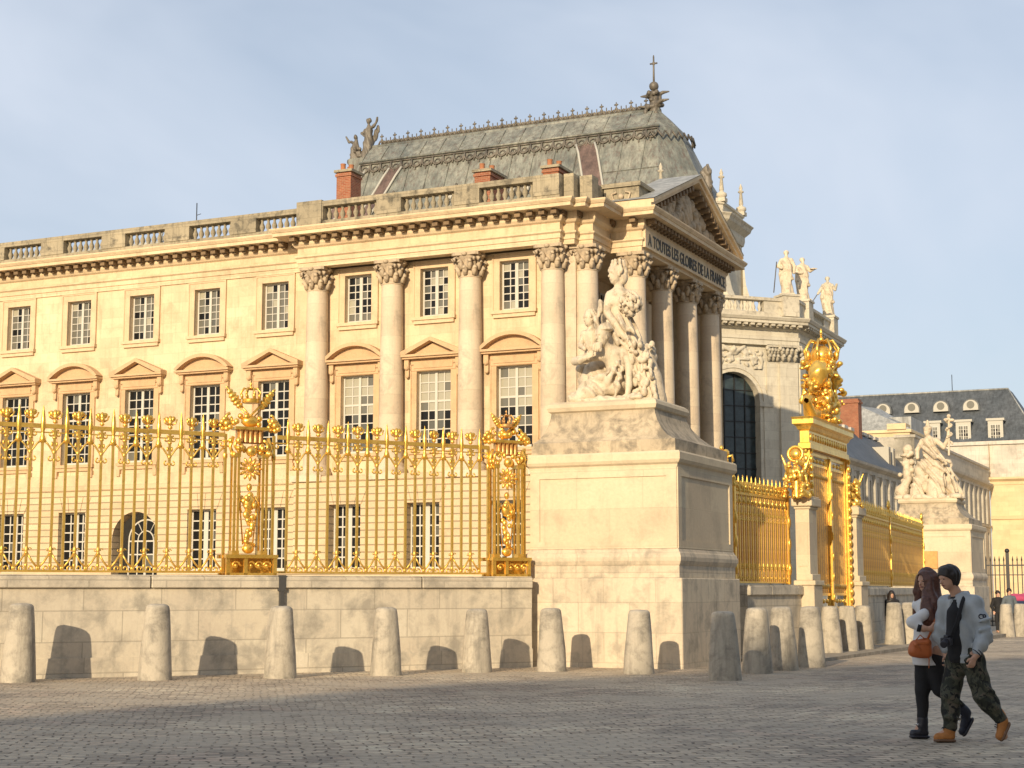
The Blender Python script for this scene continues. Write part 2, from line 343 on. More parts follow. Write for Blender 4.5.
# implicit-surface modeller: bodies, drapery and carved stone
class SDF:
    def __init__(s, lo, hi, h):
        s.lo = np.array(lo, float); s.h = h; s.n = np.ceil((np.array(hi) - s.lo) / h).astype(int) + 1
        s.f = np.full(tuple(s.n), 1.0, np.float32)
    def _sl(s, lo, hi):
        i0 = np.maximum(0, np.floor((np.array(lo) - s.lo) / s.h).astype(int)); i1 = np.minimum(s.n, np.ceil((np.array(hi) - s.lo) / s.h).astype(int) + 1)
        if (i1 <= i0).any(): return None, None
        sl = tuple(slice(a, b) for a, b in zip(i0, i1))
        ax = [(s.lo[k] + s.h * np.arange(i0[k], i1[k])).astype(np.float32) for k in range(3)]
        return sl, (ax[0][:, None, None], ax[1][None, :, None], ax[2][None, None, :])
    def _put(s, sl, d, k, sub=False):
        f = s.f[sl]
        if sub:
            s.f[sl] = np.maximum(f, -d); return
        if k > 0:
            h = np.maximum(k - np.abs(f - d), 0) / k; s.f[sl] = np.minimum(f, d) - h * h * k * .25
        else: s.f[sl] = np.minimum(f, d)
    def cap(s, a, b, ra, rb=None, k=.03, flat=None, fold=None):
        rb = ra if rb is None else rb; a = np.array(a, float); b = np.array(b, float); R = max(ra, rb) * (1.35 if fold else 1) + k + 2 * s.h
        sl, X = s._sl(np.minimum(a, b) - R, np.maximum(a, b) + R)
        if sl is None: return
        ab = b - a; L2 = float(ab @ ab) + 1e-9
        t = np.clip(((X[0] - a[0]) * ab[0] + (X[1] - a[1]) * ab[1] + (X[2] - a[2]) * ab[2]) / L2, 0, 1)
        dx, dy, dz = X[0] - a[0] - t * ab[0], X[1] - a[1] - t * ab[1], X[2] - a[2] - t * ab[2]
        if flat is not None:   # squash along a unit axis: (axis, factor)
            ax, fa = np.array(flat[0], float), flat[1]; q = dx * ax[0] + dy * ax[1] + dz * ax[2]
            dd = dx * dx + dy * dy + dz * dz - q * q + (q * fa) ** 2
        else: dd = dx * dx + dy * dy + dz * dz
        d = np.sqrt(np.maximum(dd, 0)) - (ra + (rb - ra) * t)
        if fold is not None:
            amp, fr, ph = fold; d = d + amp * np.sin(fr * (t * math.sqrt(L2)) + ph + 3 * np.sin(5 * X[0] + 3 * X[2]))
        s._put(sl, d, k)
    def ell(s, c, r, k=.03, rz=0, ry=0, sub=False):
        c = np.array(c, float); r = np.array(r, float) if hasattr(r, '__len__') else np.array([r] * 3, float); R = r.max() + k + 2 * s.h
        sl, X = s._sl(c - R, c + R)
        if sl is None: return
        x, y, z = X[0] - c[0], X[1] - c[1], X[2] - c[2]
        if rz: x, y = x * math.cos(rz) + y * math.sin(rz), -x * math.sin(rz) + y * math.cos(rz)
        if ry: x, z = x * math.cos(ry) + z * math.sin(ry), -x * math.sin(ry) + z * math.cos(ry)
        q = np.sqrt((x / r[0]) ** 2 + (y / r[1]) ** 2 + (z / r[2]) ** 2); g = np.sqrt((x / r[0] ** 2) ** 2 + (y / r[1] ** 2) ** 2 + (z / r[2] ** 2) ** 2) + 1e-6
        s._put(sl, (q * (q - 1) / g).astype(np.float32), k, sub)
    def chain(s, pts, rs, k=.03, **kw):
        for i in range(len(pts) - 1): s.cap(pts[i], pts[i + 1], rs[i], rs[i + 1], k, **kw)
    def cut(s, axis, val, keep_above=True):
        X = s.lo[axis] + s.h * np.arange(s.n[axis]); sh = [1, 1, 1]; sh[axis] = -1; X = X.reshape(sh)
        s.f = np.maximum(s.f, (val - X) if keep_above else (X - val)).astype(np.float32)
    def ripple(s, amp, fx, fy, fz, ph=0, warp=.6, zlo=None, zhi=None):
        ax = [(s.lo[k] + s.h * np.arange(s.n[k])).astype(np.float32) for k in range(3)]
        X, Y, Z = ax[0][:, None, None], ax[1][None, :, None], ax[2][None, None, :]
        w = np.sin(fx * X + fy * Y + fz * Z + ph + warp * np.sin(X * 7.1 + Z * 5.3 + ph) + warp * np.sin(Y * 6.3 - Z * 4.1))
        if zlo is not None: w = w * np.clip((Z - zlo) / .1, 0, 1)
        if zhi is not None: w = w * np.clip((zhi - Z) / .1, 0, 1)
        s.f += (amp * w).astype(np.float32)
    def data(s, name, mats):
        f = s.f; inside = f < 0
        c = np.zeros(tuple(np.array(f.shape) - 1), np.int8)
        for i in (0, 1):
            for j in (0, 1):
                for k in (0, 1): c += inside[i:f.shape[0] - 1 + i, j:f.shape[1] - 1 + j, k:f.shape[2] - 1 + k]
        act = (c > 0) & (c < 8); idx = np.full(c.shape, -1, np.int64); cells = np.argwhere(act); idx[act] = np.arange(len(cells))
        acc = np.zeros((len(cells), 3)); cnt = np.zeros(len(cells))
        I, J, K = cells.T
        for ax in range(3):
            o1, o2 = [q for q in range(3) if q != ax]
            for u in (0, 1):
                for v in (0, 1):
                    a = cells.copy(); a[:, o1] += u; a[:, o2] += v; b = a.copy(); b[:, ax] += 1
                    fa = f[a[:, 0], a[:, 1], a[:, 2]]; fb = f[b[:, 0], b[:, 1], b[:, 2]]; m = (fa < 0) != (fb < 0)
                    t = np.where(m, fa / np.where(fa - fb == 0, 1, fa - fb), 0); p = np.zeros((len(cells), 3)); p[:, o1] = u; p[:, o2] = v; p[:, ax] = np.clip(t, 0, 1)
                    acc += p * m[:, None]; cnt += m
        V = s.lo + (cells + acc / np.maximum(cnt, 1)[:, None]) * s.h
        quads = []
        for ax in range(3):
            o1, o2 = (ax + 1) % 3, (ax + 2) % 3
            A = [slice(None)] * 3; Bq = [slice(None)] * 3; A[ax] = slice(0, -1); Bq[ax] = slice(1, None)
            ia, ib = inside[tuple(A)], inside[tuple(Bq)]; e = np.argwhere(ia != ib)
            e = e[(e[:, o1] > 0) & (e[:, o2] > 0) & (e[:, o1] < f.shape[o1] - 1) & (e[:, o2] < f.shape[o2] - 1)]
            sgn = ia[e[:, 0], e[:, 1], e[:, 2]]
            q = []
            for du, dv in ((0, 0), (-1, 0), (-1, -1), (0, -1)):
                g = e.copy(); g[:, o1] += du; g[:, o2] += dv; q.append(idx[g[:, 0], g[:, 1], g[:, 2]])
            q = np.stack(q, 1); q[~sgn] = q[~sgn][:, ::-1]; quads.append(q)
        Q = np.concatenate(quads); Q = Q[(Q >= 0).all(1)]
        me = bpy.data.meshes.new(name); me.vertices.add(len(V)); me.vertices.foreach_set('co', V.astype(np.float32).ravel())
        me.loops.add(Q.size); me.loops.foreach_set('vertex_index', Q.ravel().astype(np.int32))
        me.polygons.add(len(Q)); me.polygons.foreach_set('loop_start', np.arange(0, Q.size, 4, dtype=np.int32)); me.polygons.foreach_set('loop_total', np.full(len(Q), 4, np.int32))
        me.polygons.foreach_set('use_smooth', np.ones(len(Q), bool)); me.update(calc_edges=True); me.validate()
        for m in (mats if isinstance(mats, (list, tuple)) else [mats]): me.materials.append(m)
        return me
    def build(s, name, mats, parent=None, loc=None):
        o = bpy.data.objects.new(name, s.data(name, mats)); COL.objects.link(o)
        if parent: o.parent = parent
        if loc: o.location = loc
        return o

# frames: the palace, the chapel, the pedestals and the gate share one orientation
TH = math.atan2(-.421, .907); D1 = Vector((math.cos(TH), math.sin(TH), 0)); D2 = Vector((-math.sin(TH), math.cos(TH), 0))
B0 = Vector((1.65, 65, 0))
def Bw(a, b, z=0): return B0 + D1 * a + D2 * b + Vector((0, 0, z))
def gz(x, y): return .10 - .006 * y
#BODY
# ================================================================== GROUND
g = MB(); ys = [-260, 120, 3000]; zs = [.10 + .006 * 260, -.62, -.62]
for i in range(2): g.quad((-1500, ys[i], zs[i]), (1500, ys[i], zs[i]), (1500, ys[i + 1], zs[i + 1]), (-1500, ys[i + 1], zs[i + 1]))
tag(g.build('ground', M['cobble']), kind='structure')
g = MB(); g.poly_z([(-9.4, 29.9), (.3, 35.4), (4.6, 39), (7.2, 43), (9.9, 48), (16, 63), (18, 75), (40, 110), (-30, 110), (-60, 29.9)], -.40, .02)
# courtyard paving behind the railings stays as one raised slab
M['court'] = flat('pale_courtyard_paving', (.30, .26, .20), .85, var=.5, scale=3)
tag(g.build('courtyard_paving', M['court']), kind='structure')

# ================================================================== WINDOWS (shared builders)
def casement(w, h, cols, rows, bar=.045, stile=.12, panes=(.7, .2, .1, 0), fan=False, top_rail=True, bmat='white', seed=0, upper_cream=0, halfrow=None):
    """white frame mesh and pane mesh, x across, z up from 0, facing -y"""
    r = random.Random(seed); f = MB(); o = .07
    zt = h if not fan else h - w / 2
    f.box(-w / 2, -w / 2 + o, -.04, .04, 0, zt); f.box(w / 2 - o, w / 2, -.04, .04, 0, zt); f.box(-w / 2 + o, w / 2 - o, -.04, .04, 0, .12)
    f.box(-w / 2 + o, w / 2 - o, -.04, .04, zt - .07, zt); f.box(-stile / 2, stile / 2, -.055, .03, .12, zt - .07)
    p = MB(); iw = w - 2 * o; ih = zt - .19
    cw = iw / cols; rh = ih / rows
    for i in range(1, cols):
        if i * 2 == cols: continue
        x = -iw / 2 + i * cw; f.box(x - bar / 2, x + bar / 2, -.03, .02, .12, zt - .07)
    for j in range(1, rows):
        z = .12 + j * rh; b = bar * (2.0 if halfrow == j else 1); f.box(-iw / 2, iw / 2, -.026, .018, z - b / 2, z + b / 2)
    for i in range(cols):
        for j in range(rows):
            x0, x1, z0, z1 = -iw / 2 + i * cw, -iw / 2 + (i + 1) * cw, .12 + j * rh, .12 + (j + 1) * rh
            a, b_ = r.uniform(-.006, .006), r.uniform(-.006, .006)
            q = r.random()
            mi = 0 if q < panes[0] else 1 if q < panes[0] + panes[1] else 3 if q < sum(panes[:3]) else 2
            if upper_cream and j >= rows * upper_cream: mi = 2 if r.random() < .85 else 1
            p.quad((x0, .01 + a, z0), (x1, .01 + b_, z0), (x1, .01 - a, z1), (x0, .01 - b_, z1), mi)
    if fan:
        n = 18; R = w / 2
        for ra, rb in ((R - o, R), (R * .42, R * .42 + .05)):
            for i in range(n):
                a, b_ = math.pi * i / n, math.pi * (i + 1) / n
                pts = [(ra * math.cos(a), ra * math.sin(a) + zt), (rb * math.cos(a), rb * math.sin(a) + zt), (rb * math.cos(b_), rb * math.sin(b_) + zt), (ra * math.cos(b_), ra * math.sin(b_) + zt)]
                f.poly_prism(pts[::-1], -.035, .03)
        for i in range(1, 6):
            a = math.pi * i / 6; f.tube([(R * .42 * math.cos(a), 0, zt + R * .42 * math.sin(a)), ((R - .03) * math.cos(a), 0, zt + (R - .03) * math.sin(a))], .025, 4)
        for i in range(n):
            a, b_ = math.pi * i / n, math.pi * (i + 1) / n
            p.add([(0, .01, zt), (R * math.cos(a), .01, zt + R * math.sin(a)), (R * math.cos(b_), .01, zt + R * math.sin(b_))], [(0, 2, 1)], 0)
    return f.data('window_frame', M[bmat]), p.data('pane', [M['glassdark'], M['glassgrey'], M['glasscream'], M['glassmid']])
def place_window(parent, fr, loc, rz=0, extras=()):
    f = inst(fr[0], 'window', parent, loc, rz); inst(fr[1], 'pane', f)
    for nm, me in extras: inst(me, nm, f)
    return f

def wall_panel(mb, x0, x1, z0, z1, holes, depth, y=0, mi=0, arch=()):
    """wall sheet in the x-z plane at y facing -y with recessed openings; holes: (xa, xb, za, zb)"""
    xs = sorted({x0, x1} | {h[0] for h in holes} | {h[1] for h in holes}); zs_ = sorted({z0, z1} | {h[2] for h in holes} | {h[3] for h in holes})
    for i in range(len(xs) - 1):
        for j in range(len(zs_) - 1):
            cx, cz = (xs[i] + xs[i + 1]) / 2, (zs_[j] + zs_[j + 1]) / 2
            if any(h[0] < cx < h[1] and h[2] < cz < h[3] for h in holes): continue
            mb.quad((xs[i], y, zs_[j]), (xs[i + 1], y, zs_[j]), (xs[i + 1], y, zs_[j + 1]), (xs[i], y, zs_[j + 1]), mi)
    for xa, xb, za, zb in holes:
        mb.quad((xa, y, za), (xa, y, zb), (xa, y + depth, zb), (xa, y + depth, za), mi); mb.quad((xb, y, za), (xb, y + depth, za), (xb, y + depth, zb), (xb, y, zb), mi)
        mb.quad((xa, y, za), (xa, y + depth, za), (xb, y + depth, za), (xb, y, za), mi); mb.quad((xa, y, zb), (xb, y, zb), (xb, y + depth, zb), (xa, y + depth, zb), mi)
def arch_fill(mb, xc, w, zs_, ztop, y, depth, mi=0, n=14):
    """fills the corners of a rectangular hole above a round arch springing at zs_"""
    R = w / 2
    for s in (-1, 1):
        arc = [(xc + s * R * math.cos(math.pi / 2 * i / n), zs_ + R * math.sin(math.pi / 2 * i / n)) for i in range(n + 1)]
        cnr = (xc + s * R, ztop)
        for i in range(n):
            a, b = arc[i], arc[i + 1]
            mb.add([(cnr[0], y, cnr[1]), (a[0], y, a[1]), (b[0], y, b[1])], [(0, 1, 2) if s > 0 else (0, 2, 1)], mi)
            mb.quad((a[0], y, a[1]), (a[0], y + depth, a[1]), (b[0], y + depth, b[1]), (b[0], y, b[1]), mi)

def surround(w, h, t=.28, d=.07, sill=True, ear=0):
    m = MB(); 
    for x0, x1 in ((-w / 2 - t, -w / 2), (w / 2, w / 2 + t)): m.box(x0, x1, -d, .02, 0, h)
    m.box(-w / 2 - t, w / 2 + t, -d, .02, h, h + t)
    for q in (.06,):   # outer raised fillet
        m.box(-w / 2 - t - q, -w / 2 - t, -d - .03, .02, 0, h + t); m.box(w / 2 + t, w / 2 + t + q, -d - .03, .02, 0, h + t); m.box(-w / 2 - t - q, w / 2 + t + q, -d - .03, .02, h + t, h + t + q)
    if sill: m.box(-w / 2 - t - .1, w / 2 + t + .1, -d - .12, .02, -.14, 0); m.box(-w / 2 - t - .02, w / 2 + t + .02, -d - .05, .02, -.3, -.14)
    return m
def hood(kind, w=1.65):
    """panel, consoles and a pediment above a tall window; z=0 at the window head"""
    m = MB(); hw = w / 2
    m.box(-hw - .28, hw + .28, -.09, .02, .02, .50)                       # plain frieze panel
    m.box(-hw - .12, hw + .12, -.12, .0, .12, .40)
    for s in (-1, 1):
        x = s * (hw + .42); m.box(x - .11, x + .11, -.24, .02, .12, .52); m.box(x - .09, x + .09, -.17, .02, -.22, .12); m.blob((x, -.2, .16), (.11, .12, .12), 0, 8, 5); m.blob((x, -.14, -.22), (.09, .08, .08), 0, 8, 5)
    W_ = hw + .68
    m.box(-W_ + .06, W_ - .06, -.36, .02, .52, .60); m.box(-W_, W_, -.46, .02, .60, .70)
    if kind == 'tri':
        m.poly_prism([(-W_ + .2, .70), (W_ - .2, .70), (0, 1.18)], -.14, .02)
        for s in (-1, 1):
            pts = [(s * W_, .70), (s * W_, .80), (0, 1.42), (0, 1.26), (s * (W_ - .30), .70)]
            m.poly_prism(pts if s < 0 else pts[::-1], -.47, .02)
    else:
        R = (W_ ** 2 + .66 ** 2) / (2 * .66); zc = .76 + .66 - R; n = 14; a0 = math.asin(W_ / R)
        R2 = R - .16
        for i in range(n):
            a, b = -a0 + 2 * a0 * i / n, -a0 + 2 * a0 * (i + 1) / n
            z = lambda q, r: max(.70, zc + r * math.cos(q))
            m.poly_prism([(R * math.sin(a), z(a, R)), (R2 * math.sin(a), z(a, R2)), (R2 * math.sin(b), z(b, R2)), (R * math.sin(b), z(b, R))], -.47, .02)
            m.poly_prism([(R2 * math.sin(a), z(a, R2)), (R2 * math.sin(a), .70), (R2 * math.sin(b), .70), (R2 * math.sin(b), z(b, R2))], -.14, .02)
    return m

# ================================================================== PALACE WING WITH PAVILION AND PORTICO
pal = empty('palace_building', Bw(0, 0), TH, 'honey coloured limestone palace wing with columned pavilion and inscribed pediment portico behind the gilded railings', 'palace')
WC = [-14.03 - 3.74 * k for k in range(9)]        # wing bays
PC = [-9.72, -5.92, -2.10]                        # pavilion bays
PCOL = [-11.62, -7.82, -4.01, -.19]
YW, YP = .82, .88
m = MB(); holes = [(x - .71, x + .71, 13.2, 15.38) for x in WC] + [(x - .83, x + .83, 7.42, 10.88) for x in WC]
wall_panel(m, -46, -12.2, 6.3, 15.74, holes, .36, YW)
holes = [(x - .68, x + .68, 13.24, 15.38) for x in PC] + [(x - .83, x + .83, 7.42, 10.88) for x in PC]
wall_panel(m, -12.2, 1.3, 6.3, 15.74, holes, .36, YP)
m.quad((-12.2, YP, -.6), (-12.2, YP, 15.74), (-12.2, YW, 15.74), (-12.2, YW, -.6))
m.quad((1.3, YP, 0), (1.3, 1.8, 0), (1.3, 1.8, 15.74), (1.3, YP, 15.74)); m.quad((1.3, 1.8, 0), (-1.2, 1.8, 0), (-1.2, 1.8, 15.74), (1.3, 1.8, 15.74))
m.quad((-1.2, 1.8, 0), (-1.2, 15.6, 0), (-1.2, 15.6, 15.74), (-1.2, 1.8, 15.74))
m.box(-1.2, 2.9, 14.7, 15.9, -.3, 6.2)
m.quad((-46, 20, 17.4), (-46, .5, 17.4), (1.0, .5, 17.4), (1.0, 20, 17.4)); m.quad((-46, 20, -.5), (1, 20, -.5), (1, 20, 17.4), (-46, 20, 17.4))
m.quad((-1.2, 3, 15.76), (2.6, 3, 15.76), (2.6, 14.5, 15.76), (-1.2, 14.5, 15.76))
m.build('wall', M['facade'], pal)
m = MB(); bas = [x for k, x in enumerate(WC) if k != 2]
holes = [(x - .8, x + .8, 2.35, 5.15) for x in bas] + [(WC[2] - 1.32, WC[2] + 1.32, -.5, 5.12)]
wall_panel(m, -46, -12.3, -.6, 6.15, holes, .55, YW - .08); arch_fill(m, WC[2], 2.64, 3.8, 5.12, YW - .08, .55)
wall_panel(m, -12.3, .9, -.6, 6.15, [(x - .8, x + .8, 2.35, 5.15) for x in PC], .75, -.12)
m.quad((-12.3, -.12, -.6), (-12.3, -.12, 6.15), (-12.3, YW - .08, 6.15), (-12.3, YW - .08, -.6))
m.quad((.9, -.12, -.6), (.9, 2.7, -.6), (.9, 2.7, 6.15), (.9, -.12, 6.15))
m.box(.9, 3.1, 2.7, 15.2, -.6, 6.15)
m.build('rusticated_base', M['rustic'], pal)
m = MB()
path = [(-46, YW - .08), (-12.3, YW - .08), (-12.3, -.12), (.9, -.12), (.9, 2.7), (3.1, 2.7), (3.1, 15.2)]
m.sweep(path, [(-.3, 6.15), (.05, 6.15), (.1, 6.2), (.12, 6.36), (0.02, 6.42), (-.3, 6.42)]); m.sweep(path[:2], [(-.1, 6.42), (.0, 6.42), (.0, 6.9), (-.1, 6.92)])
m.box(-12.3, .9, -.12, .95, 6.38, 6.41)
m.build('string_course', M['trim'], pal)

f_up = [casement(1.42, 2.18, 4, 6, seed=i, panes=(.25, .6, .08), bar=.034, stile=.13) for i in range(3)]
f_upp = [casement(1.36, 2.14, 4, 6, seed=i + 5, panes=(.6, .2, .08), bar=.042, stile=.15) for i in range(3)]
f_tall = [casement(1.66, 3.46, 4, 8, seed=i + 9, panes=(.88, .06, .06), stile=.14, halfrow=5) for i in range(3)]
f_tallp = [casement(1.66, 3.46, 4, 8, seed=i + 15, panes=(.5, .2, .28), stile=.12, halfrow=5, upper_cream=.5) for i in range(3)]
f_bas = [casement(1.6, 2.8, 4, 6, seed=i + 22, panes=(.9, .06, .04), stile=.24, bar=.06) for i in range(2)]
f_door = casement(2.0, 4.7, 4, 6, seed=31, panes=(.85, .1, .05), fan=True, stile=.12, bar=.06)
s_up = surround(1.42, 2.18).data('stone_surround', M['trim']); s_upp = surround(1.36, 2.14).data('stone_surround', M['trim'])
s_tall = surround(1.66, 3.46, .24, .06); 
for s in (-1, 1): s_tall.box(s * 1.05 - .1, s * 1.05 + .1, -.16, .02, -.62, -.3)
s_tall = s_tall.data('stone_surround', M['hood'])
h_tri = hood('tri'); h_seg = hood('seg'); 
for h in (h_tri, h_seg): h.xf(Matrix.Translation((0, 0, 3.46)))
h_tri = h_tri.data('window_pediment', M['hood']); h_seg = h_seg.data('window_pediment', M['hood'])
def off(me, dy):      # the stone trim stands at the wall face, the frame back in the reveal
    for v in me.vertices: v.co.y += dy
for me in (s_up, s_upp, s_tall, h_tri, h_seg): off(me, -.26)
for k, x in enumerate(WC):
    place_window(pal, f_up[k % 3], (x, YW + .26, 13.2), extras=[('stone_surround', s_up)])
    place_window(pal, f_tall[k % 3], (x, YW + .26, 7.42), extras=[('stone_surround', s_tall), ('window_pediment', h_tri if k % 2 == 0 else h_seg)])
    if k != 2: place_window(pal, f_bas[k % 2], (x, YW + .34, 2.35))
fd = place_window(pal, f_door, (WC[2] + .25, YW + .45, .1))
for k, x in enumerate(PC):
    place_window(pal, f_upp[k], (x, YP + .26, 13.24), extras=[('stone_surround', s_upp)])
    place_window(pal, f_tallp[k], (x, YP + .26, 7.42), extras=[('stone_surround', s_tall), ('window_pediment', h_seg if k % 2 == 0 else h_tri)])
    place_window(pal, f_bas[k % 2], (x, .4, 2.35))
m = MB()     # voussoirs over the basement openings
for x, y in [(q, YW - .08) for q in bas] + [(q, -.12) for q in PC]:
    m.cut()
    for i in range(-2, 3):
        m.poly_prism([(x + i * .34 - .16, 5.16), (x + i * .34 + .16, 5.16), (x + i * .46 + .2, 5.86), (x + i * .46 - .2, 5.86)], y - .035, y + .01)
m.build_each('voussoirs', M['rustic'], pal)

# entablature
EP = [(-46, .75), (-12.35, .75), (-12.35, 0), (.35, 0), (.35, .38), (.85, .38), (.85, .8), (1.5, .8), (1.5, 2.85), (2.9, 2.85), (2.9, 14.3), (-2, 14.3)]
prof = [(-.5, 15.74), (0, 15.74), (0, 15.93), (.05, 15.95), (.05, 16.14), (.13, 16.2), (.13, 16.27), (.02, 16.3), (.02, 16.6), (.12, 16.66), (.2, 16.78), (.2, 17.08), (.84, 17.08), (.84, 17.22), (.88, 17.24), (.96, 17.36), (.96, 17.42), (-.3, 17.47)]
m = MB(); m.sweep(EP, prof); m.build('entablature', M['facade'], pal)
m = MB()
def modill(pa, pb, s0=.25, sp=.53, z0=16.80, z1=17.05, o0=.21, o1=.60):
    m.cut()
    a, b = Vector(pa), Vector(pb); L = (b - a).length; d = (b - a) / L; n = Vector((d.y, -d.x)); k = int((L - 2 * s0) / sp) + 1; sp = (L - 2 * s0) / max(1, k - 1) if k > 1 else sp
    for i in range(k):
        c = a + d * (s0 + i * sp)
        def P(u, o, z): q = c + d * u + n * o; return (q.x, q.y, z)
        for (w, oa, ob, za, zb) in ((.13, o0, o1, z0 + .07, z1), (.10, o0, o1 - .18, z0, z0 + .07)):
            vs = [P(u, o, z) for u in (-w, w) for o in (oa, ob) for z in (za, zb)]
            m.add(vs, [(0, 1, 3, 2), (4, 6, 7, 5), (0, 4, 5, 1), (2, 3, 7, 6), (0, 2, 6, 4), (1, 5, 7, 3)])
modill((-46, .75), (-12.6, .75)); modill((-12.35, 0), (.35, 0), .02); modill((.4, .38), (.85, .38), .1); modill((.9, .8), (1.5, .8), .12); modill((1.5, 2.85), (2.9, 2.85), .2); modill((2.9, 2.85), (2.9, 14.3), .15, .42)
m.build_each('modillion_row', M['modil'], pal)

# Corinthian columns
def capital_mb(r=.455, h=1.08):
    c = MB(); c.lathe((0, 0, 0), [(r * 1.02, 0), (r * 1.1, .04), (r * 1.0, .09), (r * .98, .3), (r * 1.02, h * .6), (r * 1.3, h * .86)], 16)
    w = r * 1.33
    pts = []
    for i in range(4):
        a = math.pi / 4 + i * math.pi / 2; b = a + math.pi / 4
        pts += [(w * 1.36 * math.cos(a - .09), w * 1.36 * math.sin(a - .09)), (w * 1.36 * math.cos(a + .09), w * 1.36 * math.sin(a + .09)), (w * .92 * math.cos(b), w * .92 * math.sin(b))]
    c.poly_z(pts, h * .87, h)
    for row, (z, n, rr, hh, ph) in enumerate(((.10, 8, r * 1.06, .36, 0), (.34, 8, r * 1.1, .40, math.pi / 8))):
        for i in range(n):
            a = ph + 2 * math.pi * i / n; ca, sa = math.cos(a), math.sin(a)
            c.tube([(rr * ca, rr * sa, z), (rr * 1.1 * ca, rr * 1.1 * sa, z + hh * .6), (rr * 1.32 * ca, rr * 1.32 * sa, z + hh * .95), (rr * 1.42 * ca, rr * 1.42 * sa, z + hh * .72)], [.10, .13, .10, .06], 5)
    for i in range(4):
        a = math.pi / 4 + i * math.pi / 2
        for d in (-.12, .12):
            ca, sa = math.cos(a + d), math.sin(a + d)
            c.tube([(r * 1.05 * math.cos(a + d * 4), r * 1.05 * math.sin(a + d * 4), h * .58), (r * 1.5 * ca, r * 1.5 * sa, h * .80), (r * 1.72 * ca, r * 1.72 * sa, h * .74), (r * 1.6 * ca, r * 1.6 * sa, h * .64)], [.05, .07, .08, .05], 5)
        b = a + math.pi / 4; c.blob((r * 1.28 * math.cos(b), r * 1.28 * math.sin(b), h * .92), (.13, .13, .1), 0, 7, 4)
    return c
def shaft_prof(z0, z1, rb, rt):
    P = [(rb * 1.32, z0), (rb * 1.32, z0 + .08), (rb * 1.36, z0 + .16), (rb * 1.26, z0 + .26), (rb * 1.14, z0 + .30), (rb * 1.18, z0 + .38), (rb * 1.06, z0 + .44)]
    n = 9
    for i in range(n + 1):
        t = i / n; P.append((rb + (rt - rb) * t ** 1.6, z0 + .48 + (z1 - z0 - .48) * t))
    return P
cap_me = capital_mb().data('capital', M['capital']); sh = MB(); sh.lathe((0, 0, 0), shaft_prof(0, 8.2, .53, .46), 28); sh.box(-.78, .78, -.78, .78, -.28, 0)
sh_me = sh.data('column', M['column'])
spots = [(x, .5) for x in PCOL] + [(1.05, 1.25)] + [(2.35, b) for b in (3.45, 6.9, 10.35, 13.75)]
for x, y in spots:
    c = inst(sh_me, 'column', pal, (x, y, 6.46)); inst(cap_me, 'capital', c, (0, 0, 8.2))
m = MB()
for x, y, w in ((.45, .85, .3), (.2, .95, .5)): m.cut(); m.box(x - w, x + w, y - .1, y + .4, 6.4, 15.74)
for b in (3.45, 6.9, 10.35, 13.75): m.cut(); m.box(-1.2, -.95, b - .5, b + .5, 6.2, 15.74)
m.build_each('pilaster', M['column'], pal)
fr_side = casement(1.7, 3.4, 4, 8, seed=44, panes=(.8, .1, .1))
for b in (5.2, 8.8, 12.4): place_window(pal, fr_side, (-1.14, b, 7.42), math.pi / 2); place_window(pal, f_upp[0], (-1.14, b, 13), math.pi / 2)
m = MB(); 
for z in (12.2,): m.tube([(-.9, 13.0, 9.6), (-.6, 13.0, 9.75), (-.6, 13.0, 10.1)], .05, 6)
m.lathe((-.6, 13.0, 9.9), [(.12, 0), (.22, .25), (.22, .6), (.08, .8)], 8); m.build('wall_lantern', M['black'], pal)

# pediment
m = MB(); AP, HB = 8.6, 6.45; zb = 17.44; zt = 20.3
def yz(pts, x0, x1, mi=0):
    n = len(pts); vs = [(x0, y, z) for y, z in pts] + [(x1, y, z) for y, z in pts]
    m.add(vs, [tuple(range(n)), tuple(range(2 * n - 1, n - 1, -1))] + [(i, i + n, (i + 1) % n + n, (i + 1) % n) for i in range(n)], mi)
yz([(AP - HB + .8, zb - .02), (AP, zt - .55), (AP + HB - .8, zb - .02)], 2.2, 2.92)
for s in (-1, 1):
    e = AP + s * HB
    for (o, d0, d1_) in ((3.72, .0, .16), (3.6, .16, .34), (3.1, .34, .52)):
        yz([(e, zb + .02 + .30 - d0), (AP, zt - d0), (AP, zt - d1_), (e, zb + .02 + .30 - d1_)], 1.9, o)
m.build('pediment', M['facade'], pal)
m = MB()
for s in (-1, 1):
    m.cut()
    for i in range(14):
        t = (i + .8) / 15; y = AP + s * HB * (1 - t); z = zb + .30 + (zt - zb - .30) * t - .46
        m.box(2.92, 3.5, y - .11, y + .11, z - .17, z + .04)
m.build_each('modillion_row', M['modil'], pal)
t = SDF((2.7, AP - 5.4, zb), (3.25, AP + 5.4, zt - .4), .06); r = random.Random(3)
t.ell((2.95, AP, zb + 1.25), (.22, .55, .75), .05)
for i in range(95):
    y = r.uniform(-4.9, 4.9); hmax = (1 - abs(y) / 5.6) * 2.2
    z = zb + .15 + r.random() * max(.1, hmax - .2); t.ell((2.93, AP + y, z), (.16, r.uniform(.12, .35), r.uniform(.12, .34)), .05)
t.chain([(2.97, AP - 1.6, zb + .3), (3.0, AP - 1.4, zb + .9), (3.0, AP - 1.1, zb + 1.3)], [.2, .18, .13]); t.chain([(2.97, AP + 1.7, zb + .3), (3.0, AP + 1.4, zb + .8), (3.0, AP + 1.2, zb + 1.2)], [.2, .18, .13])
t.ripple(.03, 0, 22, 17)
t.build('tympanum_relief', M['capital'], pal)
m = MB()   # zinc gable roof behind the pediment
